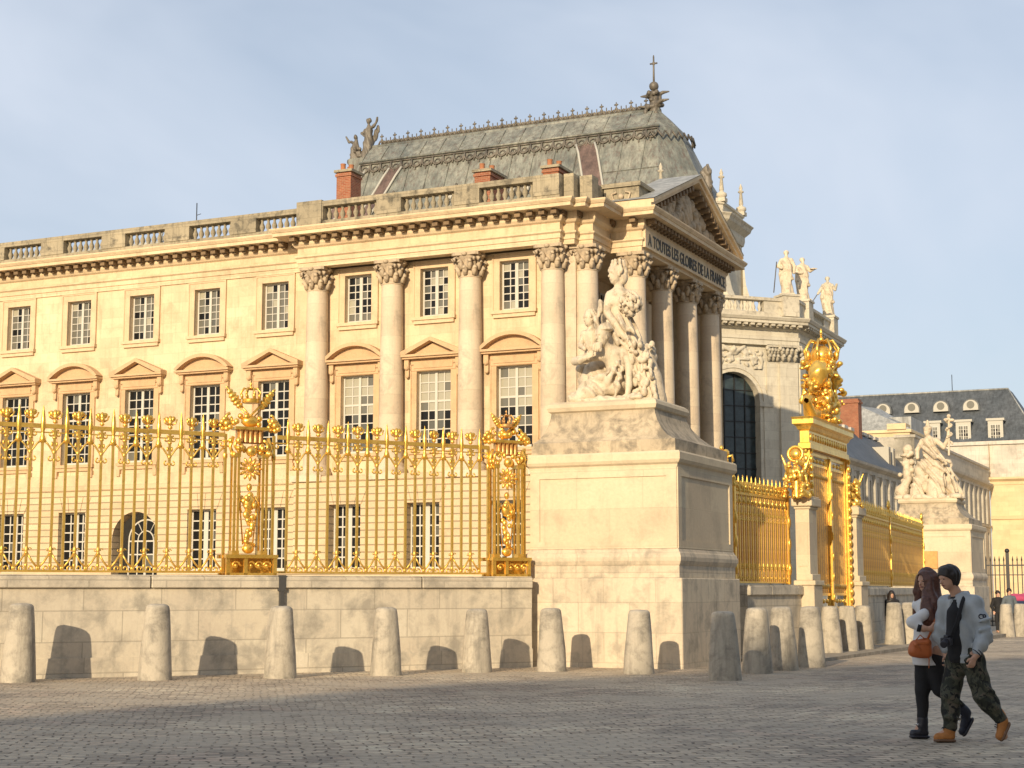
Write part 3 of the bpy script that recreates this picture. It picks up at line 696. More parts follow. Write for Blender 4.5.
for s in (-1, 1):
    m.quad((1.7, AP, zt + .03), (3.74, AP, zt + .03), (3.74, AP + s * (HB + .05), zb + .34), (1.7, AP + s * (HB + .05), zb + .34)) if s > 0 else m.quad((1.7, AP, zt + .03), (1.7, AP - HB - .05, zb + .34), (3.74, AP - HB - .05, zb + .34), (3.74, AP, zt + .03))
m.quad((1.7, AP - HB, zb), (1.7, AP, zt), (1.7, AP + HB, zb), (1.7, AP, zb))
m.build('roof', M['zinc'], pal)
# lettering on the frieze
fc = bpy.data.curves.new('txt', 'FONT'); fc.body = 'A TOUTES LES GLOIRES DE LA FRANCE'; fc.size = .62; fc.extrude = .02; fc.align_x = 'CENTER'; fc.space_character = 1.02; fc.offset = .006
fo = bpy.data.objects.new('txt', fc); COL.objects.link(fo); dg = bpy.context.evaluated_depsgraph_get(); me = bpy.data.meshes.new_from_object(fo.evaluated_get(dg)); bpy.data.objects.remove(fo)
xs_ = [v.co.x for v in me.vertices]; wd = max(xs_) - min(xs_); 
for v in me.vertices: v.co.x *= 10.8 / wd; v.co.y *= 1.18
me.materials.clear(); me.materials.append(M['letter']); me.name = 'inscription'
# the lettering stands on a smooth raised band covering frieze and upper architrave
m = MB(); m.box(2.86, 3.06, 2.9, 14.26, 15.9, 16.72); m.build('inscription_band', M['facade'], pal)
io = inst(me, 'inscription', pal, (3.07, 8.6, 16.03), rot=(math.pi / 2, 0, math.pi / 2))

# balustrade over wing and pavilion
balp = [(.085, 0), (.10, .05), (.06, .09), (.12, .22), (.125, .30), (.06, .46), (.055, .52), (.09, .58), (.09, .64)]
bal_me = MB(); bal_me.lathe((0, 0, 0), balp, 10); bal_me = bal_me.data('baluster', M['bal'])
m = MB(); Z0, Z1, Z2, Z3 = 17.44, 17.84, 18.48, 18.72
secs = []
def balrun(x0, x1, y, piers, per):
    m.box(x0, x1, y, y + .5, Z0, Z1); m.box(x0, x1, y - .05, y + .55, Z2, Z3)
    last = x0
    for p0, p1 in piers + [(x1, x1)]:
        if p0 - last > .5:
            n = max(2, int((p0 - last) / .31)); secs.extend([(last + (i + .5) * (p0 - last) / n, y + .25) for i in range(n)])
        if p1 > p0: m.box(p0, p1, y - .04, y + .54, Z1, Z2)
        last = p1
balrun(-46, -12.4, .85, [(x - .7 + 1.87, x + .7 + 1.87) for x in reversed(WC)], 8)
balrun(-12.4, .3, .12, [(-12.4, -11.15), (-8.42, -7.2), (-4.6, -3.4), (-.9, .3)], 8)
m.box(-12.5, -11.2, .02, .7, Z0, Z3 + .05); m.box(.36, .8, .45, 1.1, Z0, Z3 + .04); m.box(.9, 1.45, .9, 1.6, Z0, Z3); m.box(-.3, 1.2, 1.6, 4.4, Z0, Z3 - .1)
m.box(1.25, 2.85, 2.75, 4.5, Z0, Z3 - .18); m.box(1.15, 2.95, 2.65, 4.6, Z3 - .18, Z3)
bo = m.build('balustrade', M['bal'], pal)
for x, y in sorted(secs, reverse=True)[:96]: inst(bal_me, 'baluster', bo, (x, y, Z1), rz=random.random())
m = MB()
for i, s in enumerate((-1, 1)): m.tube([(2.05 + s * .1, 2.7, 17.9), (2.05 + s * .35, 2.66, 18.0), (2.05 + s * .42, 2.68, 18.25), (2.05 + s * .2, 2.68, 18.32)], .05, 5)
m.blob((2.05, 2.68, 18.12), .13); m.build('carved_monogram', M['capital'], pal)

# chimneys standing on the pavilion roof
for (x0, w, d, zt_, n) in ((-12.85, .78, .95, 21.25, 3), (-5.55, .78, 1.5, 20.45, 3), (-2.15, .74, 1.3, 20.25, 3)):
    c = MB(); c.box(x0, x0 + w, 4, 4 + d, 17.3, zt_ - .12); c.box(x0 - .05, x0 + w + .05, 3.95, 4.05 + d, zt_ - .32, zt_ - .2); co = c.build('chimney', M['brick'], pal)
    c = MB(); c.box(x0 - .1, x0 + w + .1, 3.9, 4.1 + d, zt_ - .12, zt_); c.build('chimney_cap', M['bal'], co)
    for i in range(n):
        c = MB(); c.lathe((x0 + w / 2 + (.13 if i % 2 else -.13), 4 + d * (i + .5) / n, zt_), [(.14, 0), (.12, .06), (.12, .26), (.14, .32)], 10); c.build('chimney_pot', M['terracotta'], co)
# low zinc roof seen over the wing parapet
m = MB(); xr0, xr1 = -60, -24.2
m.add([(xr0, 3, 18.2), (xr1, 3, 18.2), (xr1 - 2.6, 9, 20.0), (xr0, 9, 20.0), (xr0, 15, 18.2), (xr1, 15, 18.2)], [(0, 1, 2, 3), (3, 2, 5, 4), (1, 5, 2)])
m.box(xr0, xr1 - 2.6, 8.85, 9.15, 19.95, 20.12); m.box(xr0, xr1, 3, 15, 17.4, 18.2)
m.lathe((xr1 - 2.6, 9, 20.1), [(.12, 0), (.2, .15), (.05, .35), (.1, .45), (.02, .8)], 8)
m.build('low_roof', M['zinc'], pal)
m = MB(); m.tube([(-19.4, 2, 18.4), (-19.4, 2, 19.9)], .025, 5); m.tube([(-19.4, 2, 19.3), (-19.15, 2, 19.35)], .015, 4); m.build('lightning_rod', M['black'], pal)

# ================================================================== CHAPEL
chp = empty('royal_chapel', Bw(-9.5, 39.6), TH, 'tall pale stone chapel with polygonal apse, green grey lead roof and cross behind the pavilion', 'chapel')
K8 = math.tan(math.pi / 8)
def octo(R, back=-34): return [(back, -R), (R * K8, -R), (R, -R * K8), (R, R * K8), (R * K8, R), (back, R)]
RA = 10.35
m = MB(); o = octo(RA)
for i in range(5):
    a, b = Vector(o[i]), Vector(o[i + 1]); L = (b - a).length
    st = len(m.v); fw = 3.3
    if i in (1, 2, 3):
        wall_panel(m, 0, L, -.6, 16.6, [(L / 2 - 1.75, L / 2 + 1.75, 3.0, 14.5)], .7); arch_fill(m, L / 2, 3.5, 12.75, 14.5, 0, .7)
    else: wall_panel(m, 0, L, -.6, 16.6, [], .5)
    ang = math.atan2(b.y - a.y, b.x - a.x); m.xf(Matrix.Translation((a.x, a.y, 0)) @ Matrix.Rotation(ang, 4, 'Z'), st)
m.build('wall', M['chapel'], chp)
m = MB(); g_ = MB(); cp = MB(); ar = MB()
for i in (1, 2, 3):
    a, b = Vector(o[i]), Vector(o[i + 1]); L = (b - a).length; ang = math.atan2(b.y - a.y, b.x - a.x); MX = Matrix.Translation((a.x, a.y, 0)) @ Matrix.Rotation(ang, 4, 'Z')
    w = MB(); w.quad((L / 2 - 1.8, .55, 3), (L / 2 + 1.8, .55, 3), (L / 2 + 1.8, .55, 14.6), (L / 2 - 1.8, .55, 14.6)); w.xf(MX)
    wo = w.build('window', M['glassblue'], chp)
    w = MB()
    for k in range(1, 5): w.box(L / 2 - 1.75 + .7 * k - .03, L / 2 - 1.75 + .7 * k + .03, .48, .54, 3, 14.4)
    for k in range(1, 12): w.box(L / 2 - 1.75, L / 2 + 1.75, .48, .53, 3 + k * .95, 3.05 + k * .95)
    w.xf(MX); w.build('window_bars', M['black'], wo)
    w = MB(); n = 16     # moulded arch and jambs
    for (ri, ro, y0) in ((1.75, 1.98, -.10), (1.98, 2.25, -.16)):
        for q in range(n):
            t0, t1 = math.pi * q / n, math.pi * (q + 1) / n
            w.poly_prism([(L / 2 + r_ * math.cos(t_), 12.75 + r_ * math.sin(t_)) for r_, t_ in ((ri, t1), (ro, t1), (ro, t0), (ri, t0))], y0, .02)
        for s in (-1, 1): w.box(L / 2 + s * (ri + ro) / 2 - (ro - ri) / 2, L / 2 + s * (ri + ro) / 2 + (ro - ri) / 2, y0, .02, 3, 12.7)
    for s in (-1, 1): w.box(L / 2 + s * 2.15 - .45, L / 2 + s * 2.15 + .45, -.22, .02, 12.45, 12.75)
    w.xf(MX); w.build('window_arch', M['chapel'], wo)
    # pilasters in pairs either side
    st = len(m.v)
    for (x, wd_, pr) in ((.62, .62, .3), (1.62, .42, .14), (L - .62, .62, .3), (L - 1.62, .42, .14)): m.cut(); m.box(x - wd_, x + wd_, -pr, .02, -.5, 15.1)
    m.xf(MX, st)
    st = len(cp.v)
    for (x, wd_, pr) in ((.62, .62, .3), (1.62, .42, .14), (L - .62, .62, .3), (L - 1.62, .42, .14)):
        cp.cut(); cp.box(x - wd_, x + wd_, -pr, .02, 15.1, 15.2); cp.box(x - wd_ * 1.12, x + wd_ * 1.12, -pr - .16, .02, 16.1, 16.25)
        for row, z in ((0, 15.25), (1, 15.62)):
            k = 3 + row
            for q in range(k):
                xx = x - wd_ + wd_ * 2 * (q + .5) / k; cp.tube([(xx, -pr, z), (xx, -pr - .07, z + .22), (xx, -pr - .2, z + .33), (xx, -pr - .22, z + .22)], [.1, .14, .12, .07], 5)
        for s in (-1, 1): cp.blob((x + s * wd_ * 1.02, -pr - .12, 16.0), (.14, .14, .13), 0, 7, 4)
    cp.xf(MX, st)
    w = SDF((L / 2 - 2.3, -.45, 14.7), (L / 2 + 2.3, .2, 16.5), .07); r = random.Random(i)
    for q in range(120):
        x = r.uniform(-2, 2); w.ell((L / 2 + x, -.02, 14.8 + abs(x) * -.05 + r.random() * 1.2), (r.uniform(.07, .18), r.uniform(.08, .16), r.uniform(.07, .16)), .03)
    for s in (-1, 1): w.ell((L / 2 + s * .45, -.12, 15.9), (.5, .1, .13), .05, ry=s * .5)
    w.ell((L / 2, -.16, 15.9), (.17, .17, .2), .04)
    me = w.data('carved_relief', M['chapelcap']); me.transform(MX); inst(me, 'carved_relief', chp)
m.build_each('pilaster', M['chapel'], chp); cp.build_each('pilaster_capital', M['chapelcap'], chp)
prof = [(-.3, 16.2), (.3, 16.2), (.3, 16.5), (.36, 16.52), (.36, 16.72), (.26, 16.76), (.26, 17.1), (.42, 17.2), (.48, 17.42), (.95, 17.44), (.95, 17.6), (1.02, 17.62), (1.12, 17.78), (1.12, 17.84), (-.3, 17.9)]
m = MB(); m.sweep(octo(RA), prof); m.build('cornice', M['chapel'], chp)
m = MB(); oo = octo(RA)
for i in range(5):
    a, b = Vector(oo[i]), Vector(oo[i + 1]); L = (b - a).length; a_, b_ = (a, b)
    if i == 0: a_ = b - (b - a).normalized() * 6
    modill(a_, b_, .1, .45, 17.22, 17.44, .44, .9)
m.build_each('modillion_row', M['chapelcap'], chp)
m = MB(); m.poly_z(octo(RA + .2), 17.86, 17.9)
m.sweep(octo(RA + .35), [(-.45, 17.88), (0, 17.88), (0, 18.2), (-.06, 18.24)]); m.sweep(octo(RA + .35), [(-.06, 18.9), (.05, 18.92), (.06, 19.1), (-.5, 19.14), (-.5, 18.9), (-.06, 18.9)], capends=False)
oo = octo(RA + .1); bls = []
for i in (1, 2, 3):
    a, b = Vector(oo[i]), Vector(oo[i + 1]); L = (b - a).length; d = (b - a) / L; n = Vector((d.y, -d.x)); ang = math.atan2(d.y, d.x)
    for x0, x1 in ((0, 2.3), (L - 2.3, L)):
        st = len(m.v); m.box(x0, x1, -.2, .3, 18.2, 18.92); m.xf(Matrix.Translation((a.x, a.y, 0)) @ Matrix.Rotation(ang, 4, 'Z'), st)
    for q in range(10): p = a + d * (2.3 + (L - 4.6) * (q + .5) / 10); bls.append((p.x, p.y))
bo = m.build('balustrade', M['chapelcap'], chp); b2 = MB(); b2.lathe((0, 0, 0), [(x, z * 1.1) for x, z in balp], 8); b2 = b2.data('baluster', M['chapelcap'])
for x, y in bls: inst(b2, 'baluster', bo, (x, y, 18.2))
# statue plinths on the parapet
PL = []
for (px_, w) in (((RA, -RA * K8), 0),): pass
def edge_pt(i, t, R=RA + .1): a, b = Vector(octo(R)[i]), Vector(octo(R)[i + 1]); return a + (b - a) * t, math.atan2(b.y - a.y, b.x - a.x)
m = MB()
for (i, t) in ((1, .935), (2, .22), (2, .965)):
    m.cut(); p, ang = edge_pt(i, t); st = len(m.v); m.box(-.55, .55, -.5, .5, 18.0, 19.25); m.box(-.62, .62, -.57, .57, 19.25, 19.38); m.xf(Matrix.Translation((p.x, p.y, 0)) @ Matrix.Rotation(ang, 4, 'Z'), st); PL.append((p, ang))
m.build_each('statue_plinth', M['chapelcap'], chp)
# upper clerestory
RU = 5.2
m = MB(); m.poly_z(octo(RU, -22), 17.9, 25.0); m.build('clerestory_wall', M['chapel'], chp)
m = MB(); m.sweep(octo(RU, -22), [(-.2, 24.2), (.12, 24.2), (.2, 24.5), (.2, 24.8), (.55, 25.1), (.62, 25.3), (.75, 25.45), (.75, 25.5), (-.3, 25.55)]); m.sweep(octo(RU, -22), [(-.3, 25.5), (.1, 25.5), (.1, 26.1), (.2, 26.15), (.2, 26.3), (-.3, 26.3)]); m.build('upper_cornice', M['chapelcap'], chp)
m = MB()
for i, t in ((1, .5), (2, 0), (2, 1), (1, 0), (3, 1)):
    p, ang = edge_pt(i, t, RU); q = Vector((math.cos(ang - math.pi / 2), math.sin(ang - math.pi / 2)))
    if t in (0, 1): q = p.normalized() if i in (2,) else q
    m.cut(); st = len(m.v); pts = [(0, 18), (3.6, 18)] + [(3.6 * (1 - math.sin(u)) + .1, 18 + 4.6 * (1 - math.cos(u)) ) for u in [k * math.pi / 14 for k in range(1, 8)]] + [(0, 23.6)]
    m.poly_prism(pts, -.35, .35); m.xf(Matrix.Translation((p.x, p.y, 0)) @ Matrix.Rotation(math.atan2(q.y, q.x), 4, 'Z'), st)
m.build_each('buttress_scroll', M['chapel'], chp)
pin = MB(); pin.box(-.3, .3, -.3, .3, 0, .25); pin.lathe((0, 0, .25), [(.22, 0), (.36, .15), (.34, .3), (.14, .42), (.13, .5), (.16, .55), (.09, 1.3), (.2, 1.36), (.2, 1.44), (.08, 1.5), (.13, 1.65), (.02, 1.95)], 10)
pm = pin.data('pinnacle', M['chapelcap'])
for i, t in ((2, 0), (2, 1), (1, 0), (3, 1)):
    p, ang = edge_pt(i, t, RU); inst(pm, 'pinnacle', chp, (p.x, p.y, 26.3))
for x in (-2.8, -6.5): inst(pm, 'pinnacle', chp, (x, -RU, 25.6), scale=.62)
# lead roof: steep curved lower slopes, flat crest
E0, E1, E2, E3 = 5.0, 3.9, 2.0, .35; Z_0, Z_1, Z_2, Z_3 = 26.2, 28.6, 31.9, 33.6
rings = [octo_ for octo_ in ()]
def rring(R, z, back): return [(back, -R, z), (R * K8, -R, z), (R, -R * K8, z), (R, R * K8, z), (R * K8, R, z), (back, R, z)]
RR = [(4.9, 26.0, -24.6), (4.1, 27.3, -24.1), (3.15, 29.0, -23.2), (2.3, 30.9, -22.4), (1.8, 32.0, -22.0), (1.0, 32.9, -21.9), (.35, 33.55, -21.8)]
m = MB(); vs = []
for R, z, bk in RR: vs += rring(R, z, bk)
fs = []
for i in range(len(RR) - 1):
    for j in range(6): k = (j + 1) % 6; fs.append((i * 6 + j, i * 6 + k, (i + 1) * 6 + k, (i + 1) * 6 + j))
fs.append(tuple(range((len(RR) - 1) * 6, len(RR) * 6))); m.add(vs, fs); ro = m.build('roof', M['lead'], chp)
def rp(x, t, off_=.0):     # point on the near slope; t in ring units
    i = min(int(t), len(RR) - 2); u = t - i; R = RR[i][0] + (RR[i + 1][0] - RR[i][0]) * u; z = RR[i][1] + (RR[i + 1][1] - RR[i][1]) * u; return (x, -R - off_, z + off_ * .5)
m = MB()       # ridge roll and cresting
m.tube([(-21.9, 0, 33.6), (.3, 0, 33.6)], .24, 8); m.tube([rp(-22, 4.0, .06), rp(.9, 4.0, .06)], .09, 6)
m.build('ridge_roll', M['lead'], ro)
m = MB()
for k in range(15): m.tube([rp(-22.6 + k * 1.62 - .25 * t * .0, t, .03) for t in np.linspace(.1, 3.6, 7)], .035, 4); m.tube([rp(-21.9 + k * 1.56, t, .03) for t in (4.05, 4.9, 5.9)], .03, 4)
m.tube([rp(-22.8, 1.9, .02), rp(1.3, 1.9, .02)], .03, 4); m.build('lead_seams', M['lead'], ro)
m = MB(); x = -21.2; k = 0
while x < -.6:
    big = k % 3 == 0
    m.tube([(x - .28, 0, 33.8), (x - .15, 0, 34.05), (x, 0, 33.95), (x + .15, 0, 34.05), (x + .28, 0, 33.8)], .075, 5); m.blob((x + .18, 0, 33.95), (.09, .06, .13), 0, 6, 4); m.tube([(x, 0, 33.8), (x, 0, 34.6 if big else 34.3)], .06, 5, r1=.035)
    if big: m.blob((x, 0, 34.42), (.17, .06, .08), 0, 6, 4); m.blob((x, 0, 34.12), (.12, .06, .12), 0, 6, 4)
    x += .36; k += 1
m.build('ridge_cresting', M['leaddark'], ro)
m = MB(); x = -21.8; k = 0    # festoon frieze under the break of the roof
while x < .4:
    P = [rp(x + .42 - .42 * math.cos(u), 3.75 - .55 * math.sin(u), .07) for u in [q * math.pi / 8 for q in range(9)]]
    m.tube(P, .07, 5); P = [rp(x + .42 + .2 * math.cos(u), 3.45 + .16 * math.sin(u), .07) for u in [q * math.pi / 4 for q in range(8)]]; m.tube(P, .05, 4, closed=True)
    m.tube([rp(x, 3.8, .07), rp(x, 3.15, .07)], .06, 5); m.tube([rp(x, 3.82, .07), rp(x + .84, 3.82, .07)], .06, 5); m.blob(rp(x + .42, 3.05, .07), (.06, .06, .13), 0, 6, 4)
    x += .84; k += 1
for (i, (x0, y0), (x1, y1)) in ((0, (.85, -1), (1, -.4)),):
    for q in range(16):
        a = -math.pi / 2 + math.pi * q / 16; r1 = 2.5; m.tube([(r1 * math.cos(a), r1 * math.sin(a), 31.55), (r1 * 1.05 * math.cos(a + .1), r1 * 1.05 * math.sin(a + .1), 31.1), (r1 * math.cos(a + .2), r1 * math.sin(a + .2), 31.55)], .07, 5)
m.build('festoon_frieze', M['leaddark'], ro)
m = MB()       # wide ribs running up the slope, each edged by two pale rolls
ml = MB()
for (xb, xt, w) in ((-2.9, -4.9, 1.35), (-21.5, -19.3, 1.0), (-24.2, -22.2, .9)):
    m.cut(); ml.cut(); n = 7; L1, L2 = [], []
    for q in range(n + 1):
        t = 3.3 * q / n; xc_ = xb + (xt - xb) * q / n; L1.append(rp(xc_, t, .08)); L2.append(rp(xc_ + w, t, .08))
    for q in range(n): m.quad(L1[q], L2[q], L2[q + 1], L1[q + 1])
    ml.tube(L1, .09, 5); ml.tube(L2, .09, 5)
m.build_each('brown_rib', M['leadbrown'], ro); ml.build_each('pale_rib_rolls', flat('pale_lead_roll', (.42, .41, .36), .6), ro)
# round dormers
for x in (-17.8, -12.9, -8.2):
    d = MB(); p = rp(x, 1.25, .1); 
    for rr_, y_ in ((.62, 0), (.44, -.06)): d.tube([(p[0] + rr_ * math.cos(u), p[1] - .25 + y_, p[2] + .2 + rr_ * math.sin(u)) for u in [q * math.pi / 10 for q in range(11)]], .12 if rr_ > .5 else .07, 6, mi=0)
    d.blob((p[0], p[1] - .1, p[2] + .25), (.45, .2, .35), 1)
    d.blob((p[0], p[1] - .3, p[2] + 1.0), (.14, .12, .28), 1)
    for s in (-1, 1): d.tube([(p[0] + s * .7, p[1] - .2, p[2]), (p[0] + s * .95, p[1] - .2, p[2] + .2), (p[0] + s * .8, p[1] - .2, p[2] + .65)], .1, 5, mi=1)
    do = d.build('round_dormer', [flat('pale_dormer_lead', (.50, .48, .42), .6) if x == -17.8 else bpy.data.materials['pale_dormer_lead'], M['leaddark']], ro)
# lead ornament groups: left ridge end, apse top with cross, and gable group
def orn(c, h, w, n, seed, hh=.07):
    s = SDF((c[0] - w - .3, c[1] - w - .3, c[2] - .2), (c[0] + w + .3, c[1] + w + .3, c[2] + h + .3), hh); r = random.Random(seed)
    s.cap((c[0], c[1], c[2]), (c[0], c[1], c[2] + h * .6), .35 * w + .1, .25 * w + .08, .1)
    for i in range(n):
        t = r.random(); a = r.random() * 6.28; rr_ = w * (1 - .5 * t) * r.uniform(.3, .85); s.ell((c[0] + rr_ * math.cos(a), c[1] + rr_ * math.sin(a), c[2] + h * t), (r.uniform(.1, .2), r.uniform(.1, .2), r.uniform(.12, .28)), .07, rz=a)
    return s
s = orn((-.1, 0, 33.3), 1.6, .85, 40, 4, .055)
for a, z in ((3.0, 34.75), (.3, 34.9), (-.6, 34.1), (3.5, 33.9), (.1, 34.3)): s.chain([(-.1, 0, z - .3), (-.1 + .6 * math.cos(a), .6 * math.sin(a), z), (-.1 + 1.0 * math.cos(a), 1.0 * math.sin(a), z + .05)], [.16, .12, .06])
for dx in (-.25, .3): s.ell((dx - .1, -.3, 34.85), (.15, .15, .18), .04)
go = s.build('lead_angel_group', M['leaddark'], ro)
m = MB(); m.blob((-.1, 0, 35.35), .33, 0, 12, 8); m.tube([(-.1, 0, 35.5), (-.1, 0, 37.45)], .075, 6, r1=.055); m.tube([(-.36, 0, 36.95), (.16, 0, 36.95)], .06, 6); m.blob((-.1, 0, 36.95), (.13, .08, .13), 0, 8, 5); m.blob((-.1, 0, 37.45), (.05, .05, .1)); m.build('cross', M['leaddark'], ro)
s = SDF((-24.8, -1, 32.2), (-20.6, 1, 37.2), .045); r = random.Random(8)
s.chain([(-22.4, 0, 32.9), (-22.35, 0, 34.0), (-22.3, 0, 35.0), (-22.3, 0, 35.35)], [.50, .36, .30, .14], .08); s.ell((-22.3, -.02, 35.72), (.19, .19, .24), .04); s.chain([(-22.15, 0, 35.2), (-21.75, -.1, 35.3), (-21.5, -.1, 35.9)], [.14, .11, .07], .04); s.chain([(-22.5, 0, 35.1), (-22.75, -.2, 34.8), (-22.5, -.35, 34.5)], [.13, .1, .08], .04)
s.ell((-21.85, .25, 34.7), (.22, .12, .75), .06, ry=-.35); s.chain([(-23.4, 0, 32.8), (-23.45, 0, 33.8), (-23.4, 0, 34.35)], [.40, .30, .14], .08); s.ell((-23.42, -.02, 34.62), (.17, .17, .2), .04); s.chain([(-23.55, 0, 34.2), (-23.95, 0, 34.35), (-24.2, 0, 34.75)], [.12, .1, .06], .04)
for i in range(50): s.ell((-22.9 + r.uniform(-1.1, 1.3), r.uniform(-.4, .4), 32.6 + r.random() * 1.1), (r.uniform(.08, .2), r.uniform(.08, .18), r.uniform(.08, .22)), .03)
s.ripple(.03, 15, 8, 5); s.build('lead_finial_group', M['leaddark'], ro)
m = MB(); m.box(-23.7, -22.0, -.5, .5, 31.5, 32.9); m.build('ridge_plinth', M['lead'], ro)
s = orn((4.3, -2.2, 25.6), 3.0, .62, 70, 12, .055); s.chain([(4.3, -2.2, 27.2), (4.3, -2.2, 28.4), (4.3, -2.2, 28.9)], [.3, .24, .08], .06); s.ell((4.0, -2.3, 28.3), (.2, .2, .2), .04); s.build('lead_vase_group', M['leaddark'], ro)
# ================================================================== BOUNDARY WALLS
PHI = math.atan2(.489, .872); FO = Vector((.55, 34.1, 0)); FU = Vector((math.cos(PHI), math.sin(PHI), 0)); FV = Vector((-math.sin(PHI), math.cos(PHI), 0))
def lowwall(name, o, ang, L, top, label, group, joints=()):
    w = empty(name, o, ang, label, 'wall', group)
    m = MB(); m.box(-L, 0, 0, .9, -.6, top - .24); m.box(-L, 0, -.035, 0, -.6, .28); m.build('wall_body', M['wallst'], w)
    m = MB(); segs = [-L] + list(joints) + [0]
    for a, b in zip(segs[:-1], segs[1:]): m.box(a + .012, b - .012, -.07, .97, top - .24, top - .03); m.box(a + .012, b - .012, -.045, .945, top - .03, top)
    bevel(m.build('coping', M['wallst'], w), .015, 1)
    return w
lw = lowwall('stone_wall', FO + FU * -.15, PHI, 34, 1.78, 'long low stone wall with stained coping under the two ornate left gilded railings', None, joints=(-28, -22, -16.5, -11.2, -8.2, -5.6, -2.6))
m = MB(); m.box(-5.66, -5.58, -.08, .0, 1.1, 1.56); m.box(-5.69, -5.55, -.085, .0, 1.48, 1.785); m.build('drain_slot', M['leadrod'], lw)

def pedestal(o, name, label, W_=3.58, D_=4.05):
    """frame: x runs from -W to 0 along the front, y back from 0"""
    p = empty(name, o, TH, label, 'pedestal')
    m = MB(); m.box(-W_ + .06, 0, 0, D_, -.6, 1.75); bevel(m.build('base_course', M['ped_dirty'], p), .02, 1)
    def ring(i, prof): 
        q = MB(); q.sweep([(-W_ + i, D_ - i), (-W_ + i, i), (-i, i), (-i, D_ - i)], prof, closed=True, capends=False); return q
    ring(.08, [(-.2, 1.755), (.0, 1.755), (.0, 2.0), (.02, 2.03), (.05, 2.1), (.055, 2.18), (.03, 2.26), (.0, 2.29), (-.02, 2.34), (-.06, 2.38), (-.2, 2.38)]).build('base_moulding', M['ped_dirty'], p)
    m = MB(); x0, x1, y0, y1 = -W_ + .13, -.13, .13, D_ - .13
    m.box(x0, x1, y0, y1, 2.3, 4.06)
    for (a, b, c, ax) in ((x0, x1, y0, 0), (y0, y1, x1, 1)):      # raised frame round a sunk panel on each face
        e = .028
        for (u0, u1, z0, z1) in ((a, a + .22, 2.36, 4.04), (b - .22, b, 2.36, 4.04), (a + .22, b - .22, 2.36, 2.52), (a + .22, b - .22, 3.86, 4.04)):
            if ax == 0: m.box(u0, u1, c - e, c + .01, z0, z1)
            else: m.box(c - .01, c + e, max(u0, y0 + .001), u1, z0, z1)
    m.build('dado', M['ped'], p)
    ring(.13, [(-.2, 4.02), (.02, 4.04), (.03, 4.1), (.08, 4.14), (.11, 4.2), (.11, 4.34), (.08, 4.38), (-.3, 4.42)]).build('cornice', M['ped'], p)
    q = MB(); R0 = (-W_ + .14, -.16, .15, D_ - .3); R1 = (-W_ + .50, -.74, .46, 2.45)
    lev = [(0, 4.38), (0, 4.64), (.12, 4.66), (.38, 4.74), (.62, 4.88), (.82, 5.06), (.93, 5.22), (.96, 5.34)]; vs = []
    for t, z in lev: u = [R0[i] + (R1[i] - R0[i]) * t for i in range(4)]; vs += [(u[0], u[2], z), (u[1], u[2], z), (u[1], u[3], z), (u[0], u[3], z)]
    q.add(vs, [(i * 4 + j, i * 4 + (j + 1) % 4, i * 4 + 4 + (j + 1) % 4, i * 4 + 4 + j) for i in range(len(lev) - 1) for j in range(4)]); q.build('sloping_cap', M['ped_cap'], p)
    q = MB(); q.sweep([(R1[0], R1[3]), (R1[0], R1[2]), (R1[1], R1[2]), (R1[1], R1[3])], [(-1.0, 5.3), (.0, 5.3), (.07, 5.34), (.1, 5.42), (.07, 5.5), (.0, 5.55), (-.9, 5.56)], closed=True, capends=False)
    q.box(R1[0] + .1, R1[1] - .1, R1[2] + .1, R1[3] - .1, 5.4, 5.558); q.build('plinth_slab', M['ped'], p)
    return p
PC_ = Vector((3.48, 33, 0)); P1 = pedestal(PC_, 'statue_pedestal', 'large nearer stone pedestal with blank panels, rising beside the left gilded railing')
PF_ = Vector((19.5, 68, -.1)); P2 = pedestal(PF_, 'statue_pedestal', 'farther stone pedestal behind the walking couple, at the end of the long right railing')
m = MB(); m.box(-2.35, -1.5, .04, .13, 2.5, 3.25); bevel(m.build('orange_panel', flat('orange_brown_board', (.55, .28, .07), .5, var=.3, scale=6), P2), .01, 1)

# right-hand low walls (parallel to the near and far right railings)
RA0, RA1 = Vector((5.22, 38.0, 0)), Vector((7.1, 41.2, 0)); RB0, RB1 = Vector((10.0, 47.0, 0)), Vector((16.2, 63.3, 0))
def wall_between(a, b, top, label, offs=.35):
    d = b - a; ang = math.atan2(d.y, d.x); n = Vector((d.y, -d.x, 0)).normalized(); return lowwall('stone_wall', b + n * offs, ang, d.length, top, label, None, joints=[-d.length + i for i in (1.4, 3.2) if i < d.length - .5])
wall_between(RA0, RA1, 1.62, 'short grey low wall under the nearer right gilded railing, beside the large pedestal')
wall_between(RB0, RB1, 1.58, 'shaded low wall under the long farther gilded railing, running to the farther pedestal')

